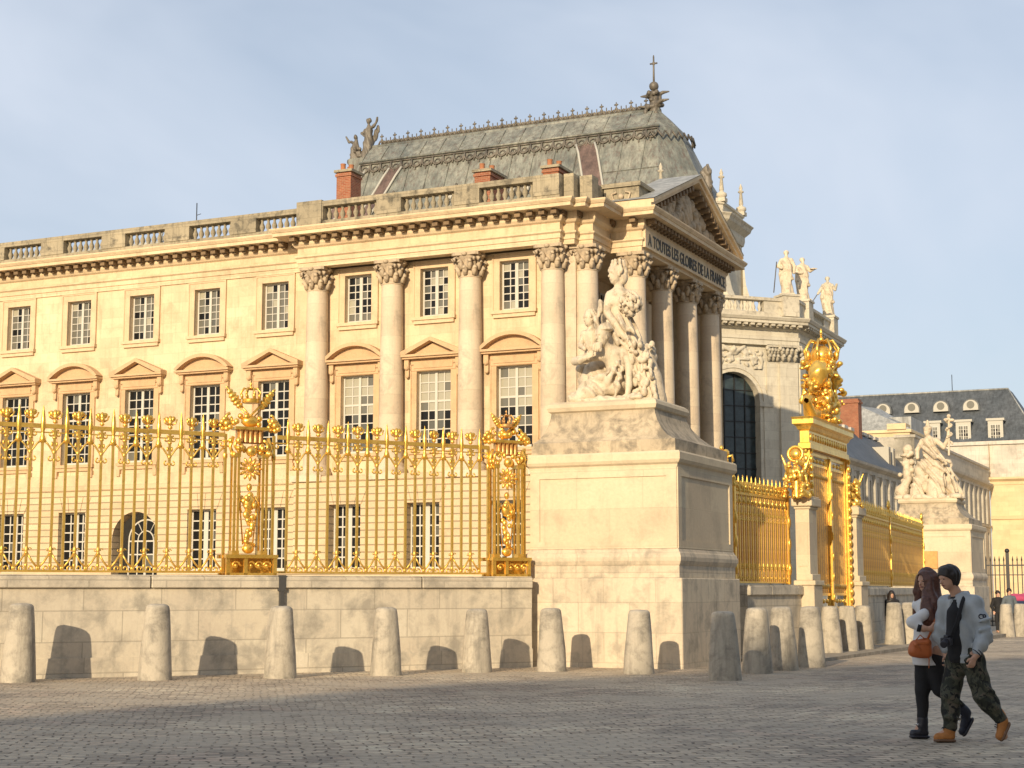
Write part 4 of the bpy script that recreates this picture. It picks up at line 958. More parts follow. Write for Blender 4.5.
# ================================================================== GILDED RAILINGS
def scroll(m, c, r, a0, turns, rad, seg=5, sx=1, mi=0, y=0):
    pts = []; n = int(9 * abs(turns)) + 3
    for i in range(n + 1):
        t = i / n; a = a0 + turns * 2 * math.pi * t; rr = r * (1 - .78 * t); pts.append((c[0] + sx * rr * math.cos(a), y, c[1] + rr * math.sin(a)))
    m.tube(pts, rad, seg, mi, r1=rad * .8)
BOT, RAIL, TIP = 0.05, 2.72, 3.10        # heights above the coping
def kit(pitch, bw=.019, hs=1.0, ma='golddull', mb='golddull'):
    pk = MB(); pk.box(-bw, bw, -bw, bw, BOT, 2.48 * hs); pa = pk.data('picket', M[ma])
    pk = MB(); pk.box(-bw, bw, -bw, bw, BOT, 2.75 * hs); pb = pk.data('picket', M[mb])
    q = MB(); z = 2.42 * hs; q.lathe((0, 0, z), [(.02, 0), (.055, .02), (.06, .08), (.035, .14), (.03, .2), (.052, .28), (.045, .42), (.022, .6), (.004, .70)], 8)
    q.tube([(-.055, 0, z + .05), (0, 0, z - .02), (.055, 0, z + .05)], .02, 5); sp = q.data('spearhead', M['gold'])
    q = MB(); z = 2.78 * hs; q.lathe((0, 0, z), [(.02, 0), (.05, .03), (.03, .07)], 7)
    q.blob((.0, 0, z + .17), (.05, .045, .10)); q.blob((-.055, 0, z + .18), (.045, .035, .075), tilt=-.5); q.blob((.05, 0, z + .2), (.05, .035, .06), tilt=.6); q.blob((.0, -.03, z + .13), (.045, .03, .05))
    q.tube([(-.03, 0, z + .08), (-.10, 0, z + .12), (-.12, 0, z + .22)], .017, 5); q.tube([(.03, 0, z + .08), (.10, 0, z + .12), (.13, 0, z + .2)], .017, 5); fl = q.data('fleuron', M['gold'])
    q = MB(); p = pitch; z = 2.72 * hs
    for s in (-1, 1):
        q.tube([(0, 0, z - .52), (s * .035, 0, z - .44), (s * p * .55, 0, z - .32), (s * p * .95, 0, z - .24)], .020, 5)
        scroll(q, (s * .075, z - .13), .066, math.pi * .5, .9 * s, .019, 5); scroll(q, (s * .06, z - .60), .052, math.pi * .5, -.9 * s, .016, 5)
        q.blob((s * .045, 0, z - .32), (.022, .02, .05))
    q.blob((0, 0, z - .20), (.045, .04, .035)); q.blob((0, 0, z - .47), (.04, .035, .05)); q.blob((0, 0, z - .62), (.03, .03, .06))
    to = q.data('top_scrollwork', M['golddull'])
    q = MB()
    for s in (-1, 1):
        q.tube([(0, 0, .42), (s * p * .5, 0, .24), (s * p * .97, 0, .12)], .020, 5); scroll(q, (s * .075, .12), .062, -math.pi * .5, .9 * s, .019, 5); scroll(q, (s * .055, .46), .035, 0, .8 * s, .011, 4)
        q.blob((s * p * .95, 0, .12), (.03, .03, .045))
    q.blob((0, 0, .40), (.04, .04, .03)); q.lathe((0, 0, .42), [(.03, 0), (.04, .04), (.02, .12), (.004, .22)], 7); q.blob((0, 0, .17), (.035, .035, .05))
    bo = q.data('bottom_scrollwork', M['golddull'])
    return pa, pb, sp, fl, to, bo
def railing(label, o, ang, x0, x1, pitch, k, hs=1.0, z0=1.78, group='gilded railings on the low walls', rails=True, posts=()):
    f = empty('gilded_railing', Vector(o) + Vector((0, 0, z0)), ang, label, 'railing', None)
    m = MB(); m.box(x0, x1, -.028, .028, .045, .085); m.build('bottom_rail', M['golddull'], f)
    m = MB(); m.box(x0, x1, -.035, .035, 2.69 * hs, 2.77 * hs); m.box(x0, x1, -.012, .012, 2.60 * hs, 2.625 * hs); m.build('top_rail', M['golddull'], f)
    n = int(round((x1 - x0) / pitch)); p = (x1 - x0) / n; pa, pb, sp, fl, to, bo = k
    for i in range(1, n):
        x = x0 + i * p
        if i % 2: q = inst(pa, 'picket', f, (x, 0, 0)); inst(sp, 'spearhead', q, rz=random.uniform(-.2, .2))
        else: q = inst(pb, 'picket', f, (x, 0, 0)); inst(fl, 'fleuron', q, rz=random.uniform(-.4, .4)); inst(to, 'top_scrollwork', q); inst(bo, 'bottom_scrollwork', q)
    for x in posts:
        m = MB(); m.box(x - .05, x + .05, -.06, .06, .02, 2.9 * hs); m.lathe((x, 0, 2.9 * hs), [(.06, 0), (.1, .05), (.04, .12), (.09, .2), (.05, .28)], 8); m.blob((x, 0, 2.9 * hs + .42), (.06, .06, .17)); m.tube([(x - .15, 0, 2.9 * hs + .38), (x + .15, 0, 2.9 * hs + .38)], .04, 6); m.blob((x - .15, 0, 2.9 * hs + .38), .055); m.blob((x + .15, 0, 2.9 * hs + .38), .055)
        for z in (.5, 1.3, 2.0): m.blob((x, -.06, z * hs), (.07, .04, .16))
        m.build('railing_post', M['gold'], f)
    return f
K1 = kit(.216, .023)
FL = FO + FV * .45
railing('gilded railing with spearheads running from the left picture edge to the palm topped pilaster', FL, PHI, -13.6, -6.82, .216, K1)
railing('gilded railing between the palm topped pilaster and the narrower pilaster by the large pedestal', FL, PHI, -5.72, -.95, .216, K1)
K2 = kit(.14, .022, .80, 'gold', 'goldred')
def rail_pts(a, b): d = b - a; return a, math.atan2(d.y, d.x), d.length
a, ang, L = rail_pts(RA0, RA1); railing('dense gilded railing on the short wall right of the large pedestal', a, ang, 0, L, .14, K2, .80, 1.62, posts=(.06, L - .1))
K3 = kit(.20, .022, .80, 'gold', 'goldred')
a, ang, L = rail_pts(Vector((10.1, 47.1, 0)), Vector((12.6, 53.65, 0))); railing('dense gilded railing right of the tall gate, up to the first cross topped post', a, ang, .5, L, .20, K3, .80, 1.58, posts=(L,))
a, ang, L = rail_pts(Vector((12.6, 53.65, 0)), Vector((15.95, 62.5, 0))); railing('farthest dense gilded railing, ending in a cross topped post before the farther pedestal', a, ang, .1, L, .20, K3, .80, 1.58, posts=(L,))

def leaf(m, p0, p1, w, mi=0, y=0):
    (x0, z0), (x1, z1) = p0, p1; n = 6
    for i in range(n):
        t = (i + .6) / n; x, z = x0 + (x1 - x0) * t, z0 + (z1 - z0) * t; ww = w * math.sin(math.pi * min(1, t * .85 + .15)) + .012
        m.blob((x, y, z), (ww, ww * .45, .055), mi, 7, 4, tilt=math.atan2(x1 - x0, z1 - z0))
    m.tube([(x0, y, z0), (x1, y, z1)], .018, 5, mi)
def crown_mb(m, c, r, h, mi=0):
    cx, cy, cz = c; m.lathe((cx, cy, cz), [(r * .86, 0), (r * .95, h * .05), (r * .9, h * .14), (r * .95, h * .2)], 14, mi)
    for i in range(8):
        a = 2 * math.pi * i / 8; ca, sa = math.cos(a), math.sin(a)
        m.blob((cx + r * .98 * ca, cy + r * .98 * sa, cz + h * .34), (r * .16, r * .16, h * .15), mi, 6, 4)
        m.tube([(cx + r * ca, cy + r * sa, cz + h * .25), (cx + r * 1.12 * ca, cy + r * 1.12 * sa, cz + h * .5), (cx + r * .75 * ca, cy + r * .75 * sa, cz + h * .74), (cx + r * .1 * ca, cy + r * .1 * sa, cz + h * .68)], r * .085, 5, mi)
    m.blob((cx, cy, cz + h * .78), r * .17, mi); m.blob((cx, cy, cz + h * .95), (r * .09, r * .09, h * .13), mi); m.tube([(cx - r * .16, cy, cz + h * .95), (cx + r * .16, cy, cz + h * .95)], r * .05, 5, mi)
def gilded_pier(c, label, big=True):
    f = empty('gilded_pilaster', FL + FU * c + Vector((0, 0, 1.78)), PHI, label, 'pilaster', None); wb = .48 if big else .42
    m = MB()      # openwork base box
    for x in (-wb, -.12, wb): m.box(x - .035, x + .035, -.26, -.19, .0, .35)
    for y in (-.22, .22): m.box(-wb - .03, wb + .03, y - .04, y + .04, .0, .05); m.box(-wb - .05, wb + .05, y - .06, y + .06, .33, .40)
    m.box(-wb - .03, wb + .03, -.22, .22, .345, .385)
    m.box(-wb, wb, .0, .03, .05, .33)
    for x in (-wb + .17, .0, .16, .32):
        scroll(m, (x, .19), .09, 0, 1.1, .022, 6, y=-.2); m.blob((x, -.2, .19), .035)
    m.build('base_box', M['gold'], f)
    m = MB()
    for s in (-1, 1):
        for dx in (.33, .25): m.box(s * dx - .02, s * dx + .02, -.12, -.08, .40, 2.35); m.box(s * dx - .02, s * dx + .02, .08, .12, .40, 2.35)
        m.box(s * .29 - .07, s * .29 + .07, -.13, .13, 2.3, 2.38); m.box(s * .29 - .07, s * .29 + .07, -.13, .13, .40, .48)
    m.build('side_posts', M['gold'], f)
    r = random.Random(int(c * 10)); m = MB()      # the term figure in the middle
    z = .42; m.blob((.0, -.02, .52), (.13, .09, .10)); scroll(m, (.05, .56), .09, 0, 1, .03, 6)
    for i in range(20):
        t = i / 19; w = .05 + .10 * t; m.blob((r.uniform(-1, 1) * w * .8, -.03 + r.uniform(-.03, .03), .55 + 1.0 * t), (r.uniform(.035, .06) + .03 * t, .05, r.uniform(.05, .09)))
    m.blob((0, -.02, 1.42), (.14, .1, .17)); m.blob((-.07, -.1, 1.5), (.06, .05, .07)); m.blob((.08, -.1, 1.36), (.05, .05, .07))
    for s in (-1, 1): m.tube([(s * .13, 0, 1.55), (s * .19, 0, 1.4), (s * .15, 0, 1.22)], .025, 5); m.tube([(s * .10, 0, .6), (s * .16, 0, 1.2), (s * .19, 0, 1.75)], .016, 5)
    m.blob((0, -.02, 1.72), (.06, .06, .08)); m.build('term_figure', M['gold'], f)
    m = MB()      # sunflower rosette
    m.blob((0, -.06, 2.08), (.085, .06, .085))
    for i in range(12):
        a = 2 * math.pi * i / 12; m.blob((.16 * math.cos(a), -.05, 2.08 + .16 * math.sin(a)), (.085, .035, .035), tilt=-a)
    m.build('sun_rosette', M['gold'], f)
    m = MB()      # capital of scrolls, fruit and drapery
    for s in (-1, 1):
        scroll(m, (s * .24, 2.52), .12, math.pi / 2, -1.1 * s, .035, 6, y=-.1); scroll(m, (s * .36, 2.36), .07, 0, s, .025, 6, y=-.08)
        for i in range(7): m.blob((s * r.uniform(.08, .42), r.uniform(-.16, 0), r.uniform(2.3, 2.62)), (r.uniform(.04, .075), .05, r.uniform(.04, .08)))
        m.tube([(s * .36, -.05, 2.7), (s * .42, -.05, 2.5), (s * .34, -.05, 2.3)], .035, 6)
    m.blob((0, -.1, 2.42), (.12, .1, .11)); m.box(-.34, .34, -.14, .14, 2.84, 2.9); m.build('capital', M['gold'], f)
    m = MB()
    for x in (-.2, -.1, 0, .1, .2): m.lathe((x, -.04, 2.6), [(.05, 0), (.04, .05), (.035, .18), (.055, .24)], 7)
    m.box(-.27, .27, -.02, .08, 2.58, 2.86); m.build('fluted_block', M['goldred'], f)
    m = MB(); k = 1.0 if big else .72; zb = 2.92
    m.blob((0, 0, zb + .1), (.2 * k, .12, .12 * k))
    for i in range(9): m.blob((r.uniform(-.38, .38) * k, r.uniform(-.08, .08), zb + r.uniform(.0, .2)), (.06, .05, .06))
    for s in (-1, 1):
        m.tube([(-s * .16 * k, -.03 * s, zb + .05), (s * .20 * k, -.03 * s, zb + .42 * k)], .022, 5); leaf(m, (s * .20 * k, zb + .36 * k), (s * .50 * k, zb + .76 * k), .10 * k)
        m.tube([(-s * .05 * k, .03 * s, zb + .05), (s * .24 * k, .03 * s, zb + .36 * k)], .014, 5)
        scroll(m, (s * .42 * k, zb + .14), .10, math.pi / 2, -1.0 * s, .03, 6)
    m.build('crossed_palms', M['gold'], f)
    m = MB(); crown_mb(m, (0, 0, zb + (.46 if big else .26)), .19 if big else .16, .40 if big else .36); m.build('crown', M['goldred'] if not big else M['gold'], f)
    for s in ((-1, 1) if big else (-1, 1)):     # slender flanking posts with blossoms
        m = MB(); x = s * (.50 if big else .44); m.box(x - .025, x + .025, -.03, .03, .05, 2.75)
        for i in range(9): a = 2 * math.pi * i / 9; m.blob((x + .09 * math.cos(a), .06 * math.sin(2 * a), 2.95 + .10 * math.sin(a)), (.06, .05, .055))
        m.blob((x, -.04, 2.95), .075); scroll(m, (x + .07, 2.55), .07, 1.5, 1, .02, 5); scroll(m, (x - .07, 2.55), .07, 1.5, -1, .02, 5); m.blob((x, 0, 2.32), (.05, .04, .1))
        m.build('blossom_post', M['gold'], f)
    return f
gilded_pier(-6.30, 'gilded openwork pilaster with crossed palms and crown, standing between the two left railings', True)
gilded_pier(-.52, 'narrower gilded pilaster with small crown, hard against the large stone pedestal', False)

# ================================================================== GATE
G0 = Vector((7.24, 41, 0))
def gw(q, p=0, z=0): return G0 + D2 * q + D1 * p + Vector((0, 0, z))
GR = TH + math.pi / 2        # local x runs back along the gate, local -y faces the street
gate = empty('gilded_gate', gw(0, .12), GR, 'tall gilded double gate with entablature and crowned royal trophy between two slim stone piers', 'gate')
XL, XR = .95, 5.05; r = random.Random(9)
for s, (xa, xb) in enumerate(((XL + .2, 2.98), (3.02, XR - .2))):
    m = MB(); fr = [(xa, xa + .09, -.2, 5.1), (xb - .09, xb, -.2, 5.1)]
    for x0, x1, z0, z1 in fr: m.box(x0, x1, -.05, .05, z0, z1)
    for z in (-.1, .35, .98, 1.35, 4.75, 5.02): m.box(xa + .09, xb - .09, -.04, .04, z, z + .07)
    lf = m.build('gate_leaf', M['gold'], gate)
    m = MB(); m.box(xa + .09, xb - .09, -.012, .012, -.1, 1.0); 
    for i in range(0): x = xa + .3 + i * .37; scroll(m, (x, .68), .12, 0, 1.2, .03, 6, y=-.02); m.blob((x, -.02, .68), .05); m.blob((x, -.02, 1.2), (.09, .04, .07)); m.blob((x, -.02, 4.9), (.12, .04, .06))
    m.build('lower_panel', M['golddull'], lf)
    for i in range(4):
        x = xa + .3 + i * .37
        for z in (.68, 1.2, 4.9): m = MB(); m.blob((x, -.02, z), (.09, .045, .06)); (scroll(m, (x, z), .12, 0, 1.2, .03, 6, y=-.02) if z == .68 else None); m.build('gate_rosette', M['gold'], lf)
    n = 15
    for i in range(n): m = MB(); x = xa + .09 + (xb - xa - .18) * (i + .5) / n; m.box(x - .022, x + .022, -.022, .022, 1.35, 4.8); m.blob((x, -.02, 1.6), (.035, .03, .07)); m.blob((x, -.02, 4.5), (.035, .03, .07)); m.build('gate_bar', M['gold' if i % 2 else 'goldred'], lf)
m = MB(); m.box(2.94, 3.06, -.11, -.055, -.2, 5.05); 
for i in range(9): m.blob((3.0, -.12, .2 + i * .55), (.05, .03, .12))
m.build('meeting_stile', M['gold'], gate)
for x in (XL - .05, XR + .05):
    m = MB(); m.box(x - .15, x + .15, -.10, .10, -.3, 5.2)
    for i in range(22): m.blob((x, -.11, .3 + i * .23), (.07, .055, .10)); m.blob((x - .15 if x < 3 else x + .15, 0, .3 + i * .23), (.05, .07, .10))
    m.build('jamb', M['gold'], gate)
m = MB(); prof = [(-.1, 5.16), (.04, 5.16), (.04, 5.3), (.0, 5.32), (.0, 5.62), (.05, 5.66), (.08, 5.74), (.16, 5.8), (.16, 5.92), (.19, 5.98), (-.1, 6.02)]
x0, x1 = XL - .3, XR - .15; m.sweep([(x0, .12), (x0, -.12), (x1, -.12), (x1, .12)], prof, closed=True, capends=False); m.box(x0 + .05, x1 - .05, -.1, .1, 5.9, 6.0)
for i in range(16): m.blob((x0 + .2 + i * (x1 - x0 - .4) / 15, -.13, 5.47), (.10, .035, .10))
m.build('entablature', M['gold'], gate)
s = SDF((.9, -.8, 5.9), (4.6, .8, 8.1), .03)
s.ell((2.6, 0, 6.8), (.55, .24, .7), .1); s.chain([(2.6 + .36 * math.cos(u), -.28, 6.9 + .46 * math.sin(u)) for u in np.linspace(0, 6.28, 14)], [.07] * 14, .01)
for i in range(260):
    a = r.random() * 6.28; rr_ = r.uniform(.5, 1.12); x = 2.6 + math.cos(a) * rr_ * .9; z = 6.85 + math.sin(a) * rr_ * .85
    s.ell((x, r.uniform(-.42, .35), max(6.05, z)), (r.uniform(.035, .10), r.uniform(.04, .10), r.uniform(.035, .12)), .006, rz=a)
for sg in (-1, 1): s.chain([(2.6 + sg * .5, 0, 6.2), (2.6 + sg * 1.25, 0, 6.15), (2.6 + sg * 1.6, 0, 6.45), (2.6 + sg * 1.35, 0, 6.6)], [.2, .17, .12, .09]); s.ell((2.6 + sg * .75, -.1, 7.25), (.22, .25, .35), .05)
s.ripple(.014, 13, 9, 15); s.build('royal_trophy', M['gold'], gate)
m = MB(); crown_mb(m, (2.7, 0, 7.5), .43, 1.05); m.blob((2.7, 0, 7.85), (.33, .33, .30), 0, 12, 7); 
for i in range(8): a = 2 * math.pi * i / 8; m.blob((2.7 + .5 * math.cos(a), .5 * math.sin(a), 7.62), (.09, .09, .07))
m.build('crown', M['gold'], gate)
def stone_pier(q, label):
    p = empty('stone_pier', gw(q), TH, label, 'pier', None)
    m = MB(); m.box(0, .36, 0, .75, 1.9, 3.55); m.box(.05, .31, -.012, 0, 2.1, 3.4); m.build('shaft', M['ped'], p)
    m = MB(); m.box(-.02, .46, -.04, .82, -.6, 1.62); m.box(-.06, .5, -.08, .88, 1.62, 1.74); m.box(.0, .42, -.03, .8, 1.74, 1.9); bevel(m.build('base', M['ped'], p), .015, 1)
    m = MB(); m.box(-.03, .40, -.04, .8, 3.55, 3.62); m.box(-.08, .46, -.1, .88, 3.62, 3.84); m.box(-.05, .43, -.07, .85, 3.84, 3.88); bevel(m.build('capstone', M['ped'], p), .02, 1)
    return p
stone_pier(.0, 'slim stone pier on the near side of the tall gilded gate'); stone_pier(5.3, 'slim stone pier on the far side of the tall gilded gate')
def trophy(q, label, disc=True, seed=1, h=1.25, z=3.86, p=.1):
    t = empty('gilded_trophy', gw(q, p), TH, label, 'ornament'); s = SDF((-.6, -.6, z - .05), (.6, .6, z + h + .2), .024); r = random.Random(seed)
    s.cap((0, 0, z), (0, 0, z + h * .6), .13, .1, .05)
    for i in range(90): tt = r.random(); a = r.random() * 6.28; w = .32 * (1 - .45 * tt); s.ell((w * math.cos(a), w * math.sin(a), z + h * .78 * tt), (r.uniform(.03, .08), r.uniform(.03, .08), r.uniform(.03, .10)), .01, rz=a)
    for sg in (-1, 1): s.chain([(0, 0, z + h * .3), (sg * .25, 0, z + h * .65), (sg * .38, 0, z + h * .95)], [.06, .05, .02])
    s.build('trophy_body', M['gold'], t)
    if disc:
        m = MB(); m.lathe((0, 0, 0), [(.02, -.06), (.12, -.05), (.15, 0), (.12, .05), (.02, .06)], 18); m.tube([(.19 * math.cos(i * math.pi / 8), .19 * math.sin(i * math.pi / 8), 0) for i in range(16)], .04, 6, closed=True); m.xf(Matrix.Translation((0, -.05, z + h - .05)) @ Matrix.Rotation(math.pi / 2 - .1, 4, 'X')); m.build('sun_disc', M['gold'], t)
    return t
trophy(-.25, 'gilded trophy with round sun disc above the pier near side of the gate', True, 1, 1.15, 3.84, .12); trophy(5.6, 'gilded trophy without disc on the pier at the far side of the gate', False, 2, 1.0, 3.86, .15)
m = MB(); m.blob((0, 0, .12), (.12, .1, .12)); m.blob((.05, 0, .3), (.09, .08, .1)); m.blob((-.05, 0, .42), (.05, .05, .07)); m.tube([(.05, 0, .2), (.2, 0, .25), (.22, 0, .1)], .035, 5); m.tube([(-.06, 0, .2), (-.16, 0, .35)], .03, 5); m.tube([(0, 0, -2.9), (0, 0, .1)], .04, 6)
sm = m.build('gilded_finial', M['gold'], None, Vector((5.02, 37.85, 4.42))); tag(sm, 'small gilded figure finial peeping over the back corner of the large pedestal', 'ornament')

# ================================================================== BOLLARDS
def ap(x, y): return .08 - .0035 * y if 40 < y < 60 else gz(x, y)
def bollard_mb(seed):
    r = random.Random(seed); prof = [(.30, -.25), (.298, 0), (.292, .1), (.27, .45), (.24, .85), (.217, 1.12), (.208, 1.2), (.198, 1.245), (.165, 1.275), (.11, 1.285), (.05, 1.288)]
    m = MB(); seg = 28; n = len(prof)
    for i in range(seg):
        a = 2 * math.pi * i / seg
        for k_, (rr_, z) in enumerate(prof):
            w = 1 + .018 * math.sin(3 * a + seed + 4 * z) + .012 * math.sin(5 * a + 2 * seed - 7 * z) + r.uniform(-.006, .006); m.v.append((rr_ * w * math.cos(a), rr_ * w * math.sin(a), z + r.uniform(-.004, .004)))
    for i in range(seg):
        j = (i + 1) % seg
        for k_ in range(n - 1): m.f.append((i * n + k_, j * n + k_, j * n + k_ + 1, i * n + k_ + 1)); m.m.append(0); m.s.append(True)
    m.f.append(tuple(i * n + n - 1 for i in range(seg))); m.m.append(0); m.s.append(True)
    return m.data('stone_bollard', M['bollard'])
BD = [bollard_mb(i) for i in range(5)]
BL = [(-8.49, 27.91, 1.04, 'stone bollard at the left picture edge, first in front of the long low wall'),
      (-6.29, 28.61, 1.03, 'second stone bollard from the left, with a dark blotch on its right side'),
      (-4.19, 29.33, 1.0, 'third stone bollard from the left, standing below the wall drain slot'),
      (-2.35, 30.35, .98, 'fourth stone bollard from the left, in front of the middle railing'),
      (-.69, 31.7, .95, 'fifth stone bollard from the left, the last one in front of the long low wall'),
      (.79, 32.1, .96, 'stone bollard in front of the left edge of the large pedestal'),
      (2.42, 31.0, .94, 'grey stained stone bollard before the middle of the large pedestal front'),
      (3.75, 28.6, .93, 'mottled stone bollard at the right corner of the large pedestal, nearest of the right group'),
      (4.73, 31.3, .97, 'wide stone bollard second in the shaded group right of the large pedestal'),
      (5.46, 32.6, .98, 'stone bollard third in the shaded group right of the large pedestal'),
      (6.3, 34.1, .98, 'stone bollard last in the shaded group, before the near gate pier'),
      (8.03, 40.8, .9, 'sunlit stone bollard directly before the tall gilded gate'),
      (8.72, 42.1, .9, 'sunlit stone bollard before the far gate pier, middle of the sunlit trio'),
      (9.44, 43.6, .9, 'sunlit stone bollard right of the far gate pier, last of the sunlit trio'),
      (11.3, 47.8, .95, 'pale sunlit stone bollard with a dark head showing above it'),
      (11.85, 48.3, .95, 'sunlit stone bollard partly hidden behind the long haired woman'),
      (18.78, 61.4, .97, 'pale bollard at the right edge hiding the lower body of a far pedestrian'),
      (19.55, 62.2, .97, 'rightmost stone bollard, cut by the right picture edge')]
for i, (x, y, s, lb) in enumerate(BL):
    o = inst(BD[i % 5], 'stone_bollard', None, (x, y, ap(x, y)), rz=i * 1.3, scale=(1.0, 1.0, s)); o.rotation_euler[0] = .018 * math.sin(i * 2.3); o.rotation_euler[1] = .018 * math.cos(i * 1.7); tag(o, lb, 'bollard', 'tapered stone bollards')
m = MB(); m.box(-.2, .2, -.2, .2, -.3, .62); m.box(-.25, .25, -.25, .25, .62, .76); m.box(-.23, .23, -.23, .23, .0, .1)
o = m.build('stone_block', M['ped'], None, Vector((11.15, 50.0, -.1))); o.rotation_euler.z = TH; bevel(o, .02, 1); tag(o, 'small square stone block standing by the low wall between sunlit bollards', 'block')
# raised apron in front of the gate and the far railing
def gq(q, p): v = gw(q, p); return (v.x, v.y)
g = MB(); pts = [gq(-4.6, -1.2), gq(-4.2, 1.55), gq(24, 1.9), gq(24, -1.5)]; n = len(pts)
vs = [(x, y, .08 - .0035 * y) for x, y in pts] + [(x, y, -.8) for x, y in pts]
g.add(vs, [(0, 1, 2, 3)[::1]] + [(i, i + n, (i + 1) % n + n, (i + 1) % n) for i in range(n)])
tag(g.build('gate_pavement', M['court']), kind='structure')

# ================================================================== CARVED FIGURES
def head_(s, c, r=.115, yaw=0., k=.02, tilt=0., cv=1.):
    """head looking towards yaw (0 = -x); r = half height"""
    c = np.array(c, float); f = np.array([-math.cos(yaw), -math.sin(yaw), 0.]); sd = np.array([-f[1], f[0], 0.]); up = np.array([0, 0, 1.])
    up = up * math.cos(tilt) + f * math.sin(tilt) * 1.; f = np.cross(np.cross(up, f), up); f /= np.linalg.norm(f); P = lambda a, b, z: c + f * a * r + sd * b * r + up * z * r
    s.ell(P(-.08, 0, .18), (r * .86, r * .70, r * .82), k, rz=yaw); s.ell(P(.12, 0, -.25), (r * .62, r * .58, r * .72), k, rz=yaw); s.ell(P(.32, 0, -.68), (r * .30, r * .34, r * .26), k, rz=yaw)
    s.cap(P(.62, 0, .12), P(.84, 0, -.22), r * .07, r * .12, k * .6); s.ell(P(.62, 0, .18), (r * .14, r * .42, r * .09), k, rz=yaw)
    s.ell(P(.68, 0, -.46), (r * .10, r * .20, r * .07), k * .5, rz=yaw)
    for b in (-1, 1): s.ell(P(.76, b * .27, .04), (r * .1 * cv, r * .14 * (1 + (cv - 1) * .4), r * .09 * cv), 0, rz=yaw, sub=True); s.ell(P(-.08, b * .70, -.05), (r * .16, r * .08, r * .24), k * .5, rz=yaw)
    if cv > 1: s.ell(P(.80, 0, -.47), (r * .08, r * .17, r * .025), 0, rz=yaw, sub=True)
    return P
def limb(s, *pts, k=.04): s.chain([p[:3] for p in pts], [p[3] for p in pts], k)
def hand_(s, w, d, th, sc_=1.0, curl=.5):
    """w wrist, d pointing direction, th direction of the thumb side"""
    w = np.array(w, float); d = np.array(d, float); d /= np.linalg.norm(d); th = np.array(th, float); th -= d * (th @ d); th /= np.linalg.norm(th); n = np.cross(d, th)
    K = w + d * .09 * sc_
    for i, (o, L) in enumerate(((.030, .068), (.010, .076), (-.010, .070), (-.029, .056))):
        kn = w + d * (.088 - abs(o - .008) * .2) * sc_ + th * o * sc_; s.cap(w + th * o * .5 * sc_, kn, .016 * sc_, .0125 * sc_, .012)
        p = kn; a = curl * .5
        for q, fr in enumerate((.45, .32, .23)):
            dd = d * math.cos(a) + n * math.sin(a); e = p + dd * L * fr * sc_; s.cap(p, e, (.0100 - .001 * q) * sc_, (.0092 - .001 * q) * sc_, .004); p = e; a += curl
    b = w + d * .025 * sc_ + th * .028 * sc_; m1 = b + (d * .6 + th * .7 + n * .25) * .036 * sc_; m2 = m1 + (d * .9 + th * .2 + n * .3) * .030 * sc_
    s.chain([b, m1, m2], [.0145 * sc_, .0115 * sc_, .009 * sc_], .008)

